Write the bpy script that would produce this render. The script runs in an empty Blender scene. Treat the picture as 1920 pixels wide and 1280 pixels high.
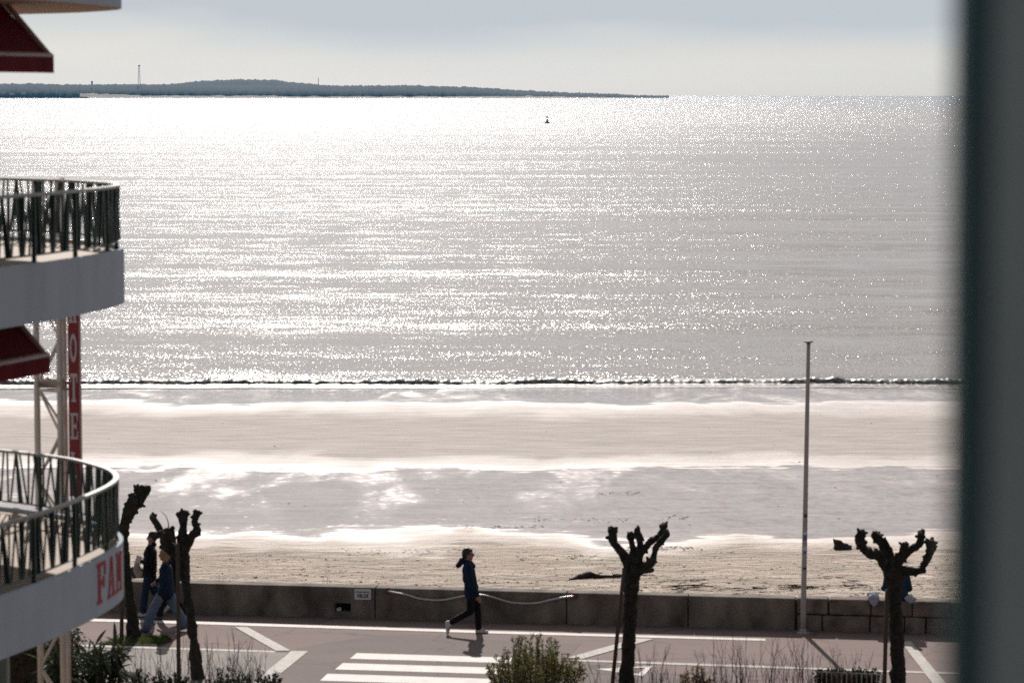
import bpy, bmesh, math, random
import numpy as np
from mathutils import Vector, Matrix, Quaternion, noise as mnoise

random.seed(7)
PI = math.pi
scene = bpy.context.scene
COL = scene.collection

# ------------------------------------------------------------------ camera, sky, sun, exposure
F = 5615.0                        # focal length in pixels of a 1920 px wide frame (105 mm lens)
PITCH = math.atan((640 - 174.2) / F)
CAMZ = 10.5
cam_d = bpy.data.cameras.new('camera')
cam = bpy.data.objects.new('camera', cam_d)
COL.objects.link(cam)
cam.location = (0, 0, CAMZ)
cam.rotation_euler = (PI / 2 - PITCH, 0, 0)
cam_d.sensor_fit = 'HORIZONTAL'
cam_d.sensor_width = 36.0
cam_d.lens = F / 1920 * 36
cam_d.clip_start = 0.05
cam_d.clip_end = 40000
cam_d.dof.use_dof = True
cam_d.dof.focus_distance = 190
cam_d.dof.aperture_fstop = 2.9
scene.camera = cam

SUN_EL, SUN_AZ = math.radians(34.5), math.radians(-4.6)     # azimuth from +Y towards +X
sun_dir = Vector((math.sin(SUN_AZ) * math.cos(SUN_EL), math.cos(SUN_AZ) * math.cos(SUN_EL), math.sin(SUN_EL)))
world = bpy.data.worlds.new('World')
scene.world = world
world.use_nodes = True
wn, wl = world.node_tree.nodes, world.node_tree.links
bg = wn['Background']
sky = wn.new('ShaderNodeTexSky')
sky.sky_type = 'NISHITA'
sky.sun_disc = False
sky.sun_elevation = SUN_EL
sky.sun_rotation = SUN_AZ
sky.air_density = 1.0
sky.dust_density = 1.0
sky.ozone_density = 1.5
hsv = wn.new('ShaderNodeHueSaturation')
hsv.inputs['Saturation'].default_value = 0.45
hsv.inputs['Value'].default_value = 1.0
wl.new(sky.outputs[0], hsv.inputs['Color'])
# thin high cloud over the whole sky
tcw = wn.new('ShaderNodeTexCoord')
mpw = wn.new('ShaderNodeMapping')
mpw.inputs['Scale'].default_value = (5, 5, 26)
wl.new(tcw.outputs['Generated'], mpw.inputs['Vector'])
nzw = wn.new('ShaderNodeTexNoise')
nzw.inputs['Scale'].default_value = 1.0
nzw.inputs['Detail'].default_value = 4
wl.new(mpw.outputs[0], nzw.inputs['Vector'])
mrw = wn.new('ShaderNodeMapRange')
mrw.inputs['From Min'].default_value = 0.42
mrw.inputs['From Max'].default_value = 0.72
mrw.inputs['To Min'].default_value = 0.45
mrw.inputs['To Max'].default_value = 0.75
wl.new(nzw.outputs['Fac'], mrw.inputs['Value'])
mxw = wn.new('ShaderNodeMix')
mxw.data_type = 'RGBA'
# the veil is brightest round the sun, as thin cloud is
vd = wn.new('ShaderNodeVectorMath'); vd.operation = 'DOT_PRODUCT'
wl.new(tcw.outputs['Generated'], vd.inputs[0])
vd.inputs[1].default_value = sun_dir
mrv = wn.new('ShaderNodeMapRange'); mrv.interpolation_type = 'SMOOTHSTEP'
mrv.inputs['From Min'].default_value = 0.25
mrv.inputs['From Max'].default_value = 0.85
wl.new(vd.outputs['Value'], mrv.inputs['Value'])
vm = wn.new('ShaderNodeMath'); vm.operation = 'MULTIPLY'
wl.new(mrw.outputs[0], vm.inputs[0]); wl.new(mrv.outputs[0], vm.inputs[1])
# and thinner low down, where the warm horizon shows through
sxw = wn.new('ShaderNodeSeparateXYZ'); wl.new(tcw.outputs['Generated'], sxw.inputs[0])
mre = wn.new('ShaderNodeMapRange'); mre.interpolation_type = 'SMOOTHSTEP'
mre.inputs['From Min'].default_value = 0.0
mre.inputs['From Max'].default_value = 0.036
mre.inputs['To Min'].default_value = 0.35
mre.inputs['To Max'].default_value = 2.1
wl.new(sxw.outputs['Z'], mre.inputs['Value'])
ve = wn.new('ShaderNodeMath'); ve.operation = 'MULTIPLY'; ve.use_clamp = True
wl.new(vm.outputs[0], ve.inputs[0]); wl.new(mre.outputs[0], ve.inputs[1])
wl.new(ve.outputs[0], mxw.inputs['Factor'])
wl.new(hsv.outputs[0], mxw.inputs[6])
mxw.inputs[7].default_value = (9.3, 9.95, 10.4, 1)
wl.new(mxw.outputs[2], bg.inputs['Color'])
bg.inputs['Strength'].default_value = 0.06

sun_l = bpy.data.lights.new('sun', 'SUN')
sun_l.energy = 4.6
sun_l.angle = math.radians(0.53)
sun_l.color = (1.0, 0.94, 0.88)
sun_o = bpy.data.objects.new('sun', sun_l)
COL.objects.link(sun_o)
sun_o.rotation_euler = sun_dir.to_track_quat('Z', 'Y').to_euler()
sun_o.location = (0, 40, 60)

scene.view_settings.view_transform = 'Standard'
scene.view_settings.look = 'None'
scene.view_settings.exposure = 0.0
scene.view_settings.gamma = 1.0
scene.view_settings.use_curve_mapping = False
scene.render.engine = 'CYCLES'
scene.cycles.max_bounces = 5
scene.cycles.volume_bounces = 0
scene.cycles.use_denoising = False
scene.cycles.use_fast_gi = False
scene.cycles.caustics_reflective = False
scene.cycles.caustics_refractive = False
scene.cycles.sample_clamp_indirect = 1.5

# ------------------------------------------------------------------ photo geometry
CP, SP = math.cos(PITCH), math.sin(PITCH)
def ray(px, py):
    cx, cy = (px - 960) / F, (640 - py) / F
    return Vector((cx, cy * SP + CP, cy * CP - SP))
def pp(px, py, Y):                 # the point at depth Y seen at that pixel
    r = ray(px, py)
    return Vector((0, 0, CAMZ)) + r * (Y / r.y)
def gp(px, py, z=0.0):             # the point on the level z seen at that pixel
    r = ray(px, py)
    return Vector((0, 0, CAMZ)) + r * ((z - CAMZ) / r.z)
SEA = -3.0
SAND = [(58, -0.22), (61, -0.24), (66, -0.45), (73, -0.85), (79, -1.02), (95, -1.45), (99, -1.62), (122, -2.30), (127, -2.5), (136.3, -3.0), (160, -4.0)]
def zsand(y):
    for (a, za), (b, zb) in zip(SAND, SAND[1:]):
        if y <= b:
            t = max(0.0, (y - a) / (b - a))
            return za + (zb - za) * t
    return SAND[-1][1]
def sp(px, py):                    # the point on the sand seen at that pixel
    z = -1.0
    for _ in range(12):
        p = gp(px, py, z)
        z = zsand(p.y)
    return gp(px, py, z)

# ------------------------------------------------------------------ mesh helpers
class MB:
    def __init__(s):
        s.v, s.f, s.m = [], [], []
    def add(s, vs, fs, mi=0):
        o = len(s.v)
        s.v += [tuple(p) for p in vs]
        s.f += [tuple(i + o for i in f) for f in fs]
        s.m += [mi] * len(fs)
    def box(s, c, size, M=None, mi=0):
        hx, hy, hz = size[0] / 2, size[1] / 2, size[2] / 2
        vs = [Vector((x, y, z)) for z in (-hz, hz) for y in (-hy, hy) for x in (-hx, hx)]
        if M is not None:
            vs = [M @ p for p in vs]
        c = Vector(c)
        s.add([p + c for p in vs], [(0, 2, 3, 1), (4, 5, 7, 6), (0, 1, 5, 4), (2, 6, 7, 3), (0, 4, 6, 2), (1, 3, 7, 5)], mi)
    def bevbox(s, c, size, b, M=None, jit=0.0, mi=0):
        bm = bmesh.new()
        bmesh.ops.create_cube(bm, size=1)
        for v in bm.verts:
            v.co = Vector((v.co.x * size[0], v.co.y * size[1], v.co.z * size[2]))
            if jit:
                v.co += Vector((random.uniform(-jit, jit), random.uniform(-jit, jit), random.uniform(-jit, jit)))
        bmesh.ops.bevel(bm, geom=bm.edges[:], offset=b, segments=2, affect='EDGES', profile=0.5)
        bm.verts.index_update()
        c = Vector(c)
        s.add([((M @ v.co) if M is not None else v.co) + c for v in bm.verts], [[v.index for v in f.verts] for f in bm.faces], mi)
        bm.free()
    def extrude(s, pts, d, mi=0):          # planar loop pts pushed by vector d
        n = len(pts)
        a = [Vector(p) for p in pts]
        b = [p + Vector(d) for p in a]
        s.add(a + b, [tuple(range(n))[::-1], tuple(range(n, 2 * n))] + [(i, (i + 1) % n, n + (i + 1) % n, n + i) for i in range(n)], mi)
    def tube(s, pts, radii, n=8, cap=True, mi=0, flat=None):
        pts = [Vector(p) for p in pts]
        if not hasattr(radii, '__len__'):
            radii = [radii] * len(pts)
        rings, up = [], None
        for i, p in enumerate(pts):
            t = (pts[min(i + 1, len(pts) - 1)] - pts[max(i - 1, 0)])
            t = t.normalized() if t.length > 1e-9 else Vector((0, 0, 1))
            if up is None:
                up = t.orthogonal().normalized()
            else:
                up = (up - t * up.dot(t))
                up = up.normalized() if up.length > 1e-6 else t.orthogonal().normalized()
            w = t.cross(up)
            rings.append([p + (up * math.cos(2 * PI * k / n) + w * math.sin(2 * PI * k / n)) * radii[i] for k in range(n)])
        vs = [q for r in rings for q in r]
        fs = []
        for i in range(len(pts) - 1):
            for k in range(n):
                a, b = i * n + k, i * n + (k + 1) % n
                fs.append((a, b, b + n, a + n))
        if cap:
            fs.append(tuple(range(n))[::-1])
            fs.append(tuple(range(len(vs) - n, len(vs))))
        s.add(vs, fs, mi)
    def ell(s, c, r, M=None, nu=12, nv=8, mi=0):
        if not hasattr(r, '__len__'):
            r = (r, r, r)
        c = Vector(c)
        vs = [Vector((0, 0, r[2]))]
        for j in range(1, nv):
            th = PI * j / nv
            for i in range(nu):
                ph = 2 * PI * i / nu
                vs.append(Vector((r[0] * math.sin(th) * math.cos(ph), r[1] * math.sin(th) * math.sin(ph), r[2] * math.cos(th))))
        vs.append(Vector((0, 0, -r[2])))
        fs = [(0, 1 + i, 1 + (i + 1) % nu) for i in range(nu)]
        for j in range(nv - 2):
            for i in range(nu):
                a, b = 1 + j * nu + i, 1 + j * nu + (i + 1) % nu
                fs.append((a, a + nu, b + nu, b))
        L = len(vs) - 1
        o = 1 + (nv - 2) * nu
        fs += [(o + i, L, o + (i + 1) % nu) for i in range(nu)]
        if M is not None:
            vs = [M @ p for p in vs]
        s.add([p + c for p in vs], fs, mi)
    def cap(s, a, b, ra, rb, n=12, mi=0):     # tapered capsule, closed
        a, b = Vector(a), Vector(b)
        t = b - a
        L = t.length
        if L < 1e-6:
            s.ell(a, ra); return
        t /= L
        pts, rad = [], []
        for k in range(5):
            q = -PI / 2 + k * PI / 8
            pts.append(a + t * ra * math.sin(q)); rad.append(max(1e-4, ra * math.cos(q)))
        pts.append(a); rad.append(ra); pts.append(b); rad.append(rb)
        for k in range(1, 5):
            q = k * PI / 8
            pts.append(b + t * rb * math.sin(q)); rad.append(max(1e-4, rb * math.cos(q)))
        s.tube(pts, rad, n, mi=mi)
    def chain(s, pts, rad, n=12):
        for i in range(len(pts) - 1):
            s.cap(pts[i], pts[i + 1], rad[i], rad[i + 1], n)

ORG = {}
def link(o, parent=None, org=None):
    COL.objects.link(o)
    if parent is not None:
        o.parent = parent
        ORG[o.name] = ORG[parent.name]
    else:
        ORG[o.name] = Vector(org) if org is not None else Vector((0, 0, 0))
    return o
def mesh_obj(name, me, mat, parent=None, org=None, smooth=False):
    mats = mat if isinstance(mat, (list, tuple)) else [mat]
    for m in mats:
        me.materials.append(m)
    o = bpy.data.objects.new(name, me)
    link(o, parent, org)
    off = ORG[o.name]
    if off.length > 0:
        me.transform(Matrix.Translation(-off))
        if parent is None:
            o.location = off
    if smooth:
        me.polygons.foreach_set('use_smooth', [True] * len(me.polygons))
    return o
def part(name, mb, mat, parent=None, org=None, smooth=False, **tags):
    me = bpy.data.meshes.new(name)
    me.from_pydata(mb.v, [], mb.f)
    me.polygons.foreach_set('material_index', mb.m)
    me.update()
    o = mesh_obj(name, me, mat, parent, org, smooth)
    for k, v in tags.items():
        o[k] = v
    return o
def tag(o, label=None, cat=None, group=None, kind=None):
    if label: o['label'] = label
    if cat: o['category'] = cat
    if group: o['group'] = group
    if kind: o['kind'] = kind
    return o
def thing(name, loc, label, cat, group=None):
    o = bpy.data.objects.new(name, None)
    o.empty_display_size = 0.2
    o.location = loc
    link(o, None, loc)
    return tag(o, label, cat, group)
def remesh(mb, voxel, smooth=4, jitter=0.0, jscale=6.0):
    me = bpy.data.meshes.new('tmp')
    me.from_pydata(mb.v, [], mb.f)
    me.update()
    o = bpy.data.objects.new('tmp', me)
    COL.objects.link(o)
    m = o.modifiers.new('r', 'REMESH')
    m.mode = 'VOXEL'
    m.voxel_size = voxel
    if smooth:
        s = o.modifiers.new('s', 'SMOOTH')
        s.iterations = smooth
        s.factor = 0.5
    dg = bpy.context.evaluated_depsgraph_get()
    out = bpy.data.meshes.new_from_object(o.evaluated_get(dg))
    bpy.data.objects.remove(o)
    bpy.data.meshes.remove(me)
    if jitter:
        for v in out.vertices:
            v.co += mnoise.noise_vector(v.co * jscale) * jitter + mnoise.noise_vector(v.co * jscale * 3.1) * jitter * 0.5
    out.update()
    return out

# ------------------------------------------------------------------ materials
def mat_new(name):
    m = bpy.data.materials.new(name)
    m.use_nodes = True
    nt = m.node_tree
    return m, nt.nodes, nt.links, nt.nodes['Principled BSDF']
def simple(name, col, rough=0.7, spec=0.5, var=0.25, vscale=3.0, bump=0.0, bscale=40.0, metal=0.0, stretch=(1, 1, 1), col2=None, detail=5.0):
    m, n, l, b = mat_new(name)
    tc = n.new('ShaderNodeTexCoord')
    mp = n.new('ShaderNodeMapping')
    mp.inputs['Scale'].default_value = stretch
    l.new(tc.outputs['Object'], mp.inputs['Vector'])
    nz = n.new('ShaderNodeTexNoise')
    nz.inputs['Scale'].default_value = vscale
    nz.inputs['Detail'].default_value = detail
    l.new(mp.outputs[0], nz.inputs['Vector'])
    mr = n.new('ShaderNodeMapRange')
    mr.inputs['From Min'].default_value = 0.3
    mr.inputs['From Max'].default_value = 0.7
    l.new(nz.outputs['Fac'], mr.inputs['Value'])
    mx = n.new('ShaderNodeMix')
    mx.data_type = 'RGBA'
    c2 = col2 or [c * (1 + var) for c in col]
    c1 = col if col2 else [c * (1 - var) for c in col]
    mx.inputs[6].default_value = (*c1[:3], 1)
    mx.inputs[7].default_value = (*c2[:3], 1)
    l.new(mr.outputs[0], mx.inputs['Factor'])
    l.new(mx.outputs[2], b.inputs['Base Color'])
    b.inputs['Roughness'].default_value = rough
    b.inputs['Specular IOR Level'].default_value = spec
    b.inputs['Metallic'].default_value = metal
    if bump:
        nb = n.new('ShaderNodeTexNoise')
        nb.inputs['Scale'].default_value = bscale
        nb.inputs['Detail'].default_value = 4
        l.new(mp.outputs[0], nb.inputs['Vector'])
        bp = n.new('ShaderNodeBump')
        bp.inputs['Strength'].default_value = 1.0
        bp.inputs['Distance'].default_value = bump
        l.new(nb.outputs['Fac'], bp.inputs['Height'])
        l.new(bp.outputs[0], b.inputs['Normal'])
    return m

M = {}
def asphalt(name, c1, c2):
    m, n, l, b = mat_new(name)
    g = n.new('ShaderNodeNewGeometry')
    def nz(scale, detail, rough, st=(1, 1, 1)):
        mp = n.new('ShaderNodeMapping'); mp.inputs['Scale'].default_value = st
        l.new(g.outputs['Position'], mp.inputs['Vector'])
        t = n.new('ShaderNodeTexNoise'); t.inputs['Scale'].default_value = scale; t.inputs['Detail'].default_value = detail; t.inputs['Roughness'].default_value = rough
        l.new(mp.outputs[0], t.inputs['Vector'])
        return t
    def mr(v, a, b_, c, d):
        x = n.new('ShaderNodeMapRange')
        l.new(v, x.inputs['Value'])
        for k, q in zip(('From Min', 'From Max', 'To Min', 'To Max'), (a, b_, c, d)): x.inputs[k].default_value = q
        return x.outputs[0]
    def mul(a, b_):
        x = n.new('ShaderNodeMath'); x.operation = 'MULTIPLY'
        l.new(a, x.inputs[0]); l.new(b_, x.inputs[1])
        return x.outputs[0]
    mx = n.new('ShaderNodeMix'); mx.data_type = 'RGBA'
    mx.inputs[6].default_value = (*c1, 1); mx.inputs[7].default_value = (*c2, 1)
    l.new(mr(nz(0.55, 5, 0.6, (0.5, 1, 1)).outputs['Fac'], 0.35, 0.65, 0, 1), mx.inputs['Factor'])
    # stones in the surface, oil and water stains, hairline cracks
    f = mul(mr(nz(55, 2, 0.6).outputs['Fac'], 0.3, 0.7, 0.72, 1.28), mr(nz(2.2, 6, 0.65, (0.5, 1, 1)).outputs['Fac'], 0.55, 0.75, 1.0, 0.74))
    vo = n.new('ShaderNodeTexVoronoi'); vo.feature = 'DISTANCE_TO_EDGE'; vo.inputs['Scale'].default_value = 0.32
    ad = n.new('ShaderNodeVectorMath'); ad.operation = 'MULTIPLY_ADD'
    l.new(nz(1.1, 4, 0.6).outputs['Color'], ad.inputs[0]); ad.inputs[1].default_value = (1.3, 1.3, 0); l.new(g.outputs['Position'], ad.inputs[2])
    l.new(ad.outputs[0], vo.inputs['Vector'])
    f = mul(f, mr(vo.outputs['Distance'], 0.004, 0.012, 0.62, 1.0))
    sc = n.new('ShaderNodeVectorMath'); sc.operation = 'SCALE'
    l.new(mx.outputs[2], sc.inputs[0]); l.new(f, sc.inputs['Scale'])
    l.new(sc.outputs[0], b.inputs['Base Color'])
    b.inputs['Roughness'].default_value = 0.85
    b.inputs['Specular IOR Level'].default_value = 0.3
    bp = n.new('ShaderNodeBump'); bp.inputs['Distance'].default_value = 0.005
    l.new(nz(60, 2, 0.6).outputs['Fac'], bp.inputs['Height']); l.new(bp.outputs[0], b.inputs['Normal'])
    return m
M['asphalt_red'] = asphalt('asphalt_red', (0.195, 0.124, 0.109), (0.160, 0.110, 0.099))
M['asphalt_grey'] = asphalt('asphalt_grey', (0.150, 0.103, 0.092), (0.124, 0.090, 0.082))
M['pavement'] = simple('pavement', (0.24, 0.205, 0.185), 0.85, 0.3, 0.15, 1.5, 0.003, 60)
M['paint'] = simple('paint', (0.60, 0.54, 0.50), 0.65, 0.3, 0.0, 7, 0, col2=(0.40, 0.35, 0.31), stretch=(0.5, 1, 1), detail=9)
M['paint_old'] = simple('paint_old', (0.44, 0.40, 0.35), 0.7, 0.3, 0.0, 7, 0, col2=(0.25, 0.21, 0.18), detail=9)
M['concrete'] = simple('concrete', (0.085, 0.07, 0.06), 0.9, 0.2, 0.0, 1.9, 0.012, 22, stretch=(1.2, 1.2, 0.7), col2=(0.27, 0.23, 0.195), detail=10)
M['stone'] = simple('stone', (0.19, 0.15, 0.125), 0.9, 0.2, 0.42, 4.0, 0.03, 14)
M['mortar'] = simple('mortar', (0.06, 0.05, 0.045), 0.95, 0.1, 0.3, 6, 0.01, 20)
M['bark'] = simple('bark', (0.030, 0.027, 0.022), 0.9, 0.2, 0.45, 9, 0.02, 30)
M['stake'] = simple('stake', (0.08, 0.06, 0.045), 0.85, 0.2, 0.3, 5, 0.004, 30, stretch=(6, 6, 1))
M['strap'] = simple('strap', (0.02, 0.018, 0.016), 0.7)
M['twig'] = simple('twig', (0.075, 0.05, 0.042), 0.85, 0.2, 0.3, 8)
M['wood_drift'] = simple('wood_drift', (0.035, 0.026, 0.022), 0.85, 0.2, 0.4, 6, 0.01, 25)
M['weed_and_shade'] = simple('weed_and_shade', (0.045, 0.032, 0.025), 0.8, 0.3, 0.4, 6)
M['rock'] = simple('rock', (0.04, 0.036, 0.034), 0.85, 0.3, 0.5, 5, 0.04, 12)
M['pole'] = simple('pole', (0.42, 0.38, 0.36), 0.5, 0.4, 0.1, 3)
M['pole_cap'] = simple('pole_cap', (0.03, 0.022, 0.02), 0.7)
M['sticker_blue'] = simple('sticker_blue', (0.05, 0.16, 0.42), 0.5)
M['sticker_dark'] = simple('sticker_dark', (0.05, 0.05, 0.06), 0.5)
M['sticker_white'] = simple('sticker_white', (0.6, 0.6, 0.6), 0.5)
M['galv'] = simple('galv', (0.42, 0.40, 0.39), 0.35, 0.5, 0.12, 6, metal=0.6)
M['rust'] = simple('rust', (0.16, 0.06, 0.035), 0.8, 0.3, 0.3, 12)
M['sign_white'] = simple('sign_white', (0.62, 0.61, 0.60), 0.5, 0.4, 0.06, 4)
M['sign_ink'] = simple('sign_ink', (0.03, 0.035, 0.06), 0.5)
M['void'] = simple('void', (0.012, 0.011, 0.012), 0.9, 0.1)
M['litter'] = simple('litter', (0.6, 0.6, 0.6), 0.7)
M['plaster'] = simple('plaster', (0.45, 0.51, 0.56), 0.85, 0.2, 0.0, 1.6, 0.002, 30, stretch=(2.2, 2.2, 0.5), col2=(0.39, 0.44, 0.475), detail=8)
M['soffit'] = simple('soffit', (0.52, 0.42, 0.33), 0.85, 0.2, 0.06, 2.0, 0.002, 30)
M['tile_floor'] = simple('tile_floor', (0.30, 0.205, 0.14), 0.7, 0.3, 0.15, 3)
M['rail'] = simple('rail', (0.018, 0.042, 0.036), 0.42, 0.5, 0.2, 4)
M['rail_top'] = simple('rail_top', (0.22, 0.23, 0.21), 0.4, 0.5, 0.12, 4)
M['red_letter'] = simple('red_letter', (0.33, 0.010, 0.025), 0.6, 0.4, 0.1, 3)
M['awning'] = simple('awning', (0.115, 0.006, 0.008), 0.85, 0.2, 0.15, 3)
M['awning_trim'] = simple('awning_trim', (0.26, 0.012, 0.016), 0.8, 0.2, 0.1, 3)
M['awning_bar'] = simple('awning_bar', (0.34, 0.21, 0.20), 0.45, 0.5, 0.15, 3)
M['tower'] = simple('tower', (0.46, 0.41, 0.36), 0.55, 0.4, 0.14, 4)
M['sign_red'] = simple('sign_red', (0.20, 0.02, 0.024), 0.5, 0.4, 0.12, 2)
M['sign_side'] = simple('sign_side', (0.30, 0.24, 0.20), 0.6, 0.4, 0.1, 3)
M['letter_white'] = simple('letter_white', (0.44, 0.41, 0.40), 0.5, 0.4, 0.05, 3)
M['post_face'] = simple('post_face', (0.275, 0.335, 0.33), 0.5, 0.4, 0.1, 3)
M['post_edge'] = simple('post_edge', (0.008, 0.062, 0.064), 0.45, 0.5, 0.1, 3)
M['leaf'] = simple('leaf', (0.085, 0.115, 0.032), 0.55, 0.35, 0.4, 2.5)
M['leaf_dark'] = simple('leaf_dark', (0.035, 0.055, 0.022), 0.5, 0.4, 0.4, 2.5)
M['leaf_brown'] = simple('leaf_brown', (0.10, 0.085, 0.035), 0.6, 0.3, 0.4, 3)
M['grass'] = simple('grass', (0.06, 0.10, 0.02), 0.7, 0.2, 0.4, 3)
M['soil'] = simple('soil', (0.05, 0.038, 0.03), 0.95, 0.1, 0.3, 5, 0.02, 15)
M['skin'] = simple('skin', (0.34, 0.18, 0.125), 0.6, 0.4, 0.06, 6)
M['hair_dark'] = simple('hair_dark', (0.022, 0.016, 0.013), 0.6, 0.4, 0.3, 30)
M['hair_blond'] = simple('hair_blond', (0.24, 0.145, 0.075), 0.6, 0.4, 0.25, 30)
M['navy'] = simple('navy', (0.006, 0.014, 0.036), 0.8, 0.2, 0.25, 8)
M['teal'] = simple('teal', (0.02, 0.30, 0.32), 0.8)
M['black_cloth'] = simple('black_cloth', (0.008, 0.008, 0.010), 0.85, 0.2, 0.25, 8)
M['denim_light'] = simple('denim_light', (0.115, 0.155, 0.23), 0.85, 0.2, 0.2, 6, 0.003, 25)
M['denim_dark'] = simple('denim_dark', (0.012, 0.024, 0.055), 0.85, 0.2, 0.2, 6)
M['denim_mid'] = simple('denim_mid', (0.022, 0.036, 0.058), 0.85, 0.2, 0.25, 6, 0.003, 25)
M['white_cloth'] = simple('white_cloth', (0.62, 0.60, 0.60), 0.8, 0.2, 0.08, 6, 0.006, 15)
M['bag_cloth'] = simple('bag_cloth', (0.36, 0.31, 0.265), 0.85, 0.2, 0.12, 6, 0.006, 15)
M['grey_cloth'] = simple('grey_cloth', (0.40, 0.42, 0.48), 0.85, 0.2, 0.15, 6, 0.01, 12)
M['shoe_white'] = simple('shoe_white', (0.58, 0.55, 0.52), 0.6, 0.4, 0.06, 6)
M['shoe_blue'] = simple('shoe_blue', (0.05, 0.10, 0.15), 0.6)
M['eye'] = simple('eye', (0.01, 0.01, 0.01), 0.3)
M['buoy'] = simple('buoy', (0.02, 0.024, 0.026), 0.5)
M['forest'] = simple('forest', (0.008, 0.014, 0.014), 0.9, 0.1, 0.35, 0.02, 0)
M['dune'] = simple('dune', (0.34, 0.29, 0.25), 0.95, 0.1, 0.25, 0.02, 0, stretch=(1, 1, 6))
M['far_wall'] = simple('far_wall', (0.55, 0.5, 0.46), 0.9)
M['far_roof'] = simple('far_roof', (0.25, 0.10, 0.07), 0.9)
M['mast'] = simple('mast', (0.06, 0.05, 0.05), 0.8)
M['guard'] = simple('guard', (0.50, 0.48, 0.46), 0.5, 0.4, 0.08, 4)
M['building'] = simple('building', (0.45, 0.43, 0.41), 0.85, 0.2, 0.08, 2)
M['pillar'] = simple('pillar', (0.22, 0.27, 0.24), 0.8, 0.2, 0.08, 3)

def leafy(name, col, var=0.4, tr=0.45):
    m = simple(name, col, 0.5, 0.35, var, 2.5)
    n, l = m.node_tree.nodes, m.node_tree.links
    b = n['Principled BSDF']
    t = n.new('ShaderNodeBsdfTranslucent')
    src = b.inputs['Base Color'].links[0].from_socket
    hs = n.new('ShaderNodeHueSaturation'); hs.inputs['Value'].default_value = 1.5; hs.inputs['Hue'].default_value = 0.48
    l.new(src, hs.inputs['Color']); l.new(hs.outputs[0], t.inputs['Color'])
    mx = n.new('ShaderNodeMixShader'); mx.inputs[0].default_value = tr
    l.new(b.outputs[0], mx.inputs[1]); l.new(t.outputs[0], mx.inputs[2])
    l.new(mx.outputs[0], n['Material Output'].inputs['Surface'])
    return m
M['leaf'] = leafy('leaf', (0.090, 0.092, 0.030), tr=0.45)
M['leaf_dark'] = leafy('leaf_dark', (0.024, 0.032, 0.014), tr=0.25)
M['leaf_brown'] = leafy('leaf_brown', (0.095, 0.075, 0.032))
M['grass'] = leafy('grass', (0.05, 0.075, 0.018))
def vmath(n, l, op, a, b=None):
    x = n.new('ShaderNodeVectorMath')
    x.operation = op
    for i, q in enumerate((a, b)):
        if q is None: continue
        if isinstance(q, tuple): x.inputs[i].default_value = q
        else: l.new(q, x.inputs[i])
    return x.outputs[0]
def fmath(n, l, op, a, b=None, clamp=False):
    x = n.new('ShaderNodeMath')
    x.operation = op
    x.use_clamp = clamp
    for i, q in enumerate((a, b)):
        if q is None: continue
        if isinstance(q, (int, float)): x.inputs[i].default_value = q
        else: l.new(q, x.inputs[i])
    return x.outputs[0]
def tex_noise(n, l, vec, scale, detail=2.0, stretch=(1, 1, 1), rough=0.5, dist=0.0):
    mp = n.new('ShaderNodeMapping')
    mp.inputs['Scale'].default_value = stretch
    l.new(vec, mp.inputs['Vector'])
    t = n.new('ShaderNodeTexNoise')
    t.inputs['Scale'].default_value = scale
    t.inputs['Detail'].default_value = detail
    t.inputs['Roughness'].default_value = rough
    t.inputs['Distortion'].default_value = dist
    l.new(mp.outputs[0], t.inputs['Vector'])
    return t
def mrange(n, l, v, a, b, c, d, smooth=False):
    x = n.new('ShaderNodeMapRange')
    if smooth: x.interpolation_type = 'SMOOTHSTEP'
    l.new(v, x.inputs['Value'])
    for k, q in zip(('From Min', 'From Max', 'To Min', 'To Max'), (a, b, c, d)):
        x.inputs[k].default_value = q
    return x.outputs[0]
def ramp(n, l, v, lo, hi, table):
    """table of (coordinate, value or rgb); linear between"""
    f = mrange(n, l, v, lo, hi, 0, 1)
    r = n.new('ShaderNodeValToRGB')
    l.new(f, r.inputs[0])
    e = r.color_ramp.elements
    while len(e) > 1: e.remove(e[-1])
    for i, (p, c) in enumerate(table):
        q = (p - lo) / (hi - lo)
        if i == 0:
            k = e[0]; k.position = q
        else:
            k = e.new(q)
        k.color = (c, c, c, 1) if isinstance(c, (int, float)) else (*c, 1)
    return r.outputs[0]

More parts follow.
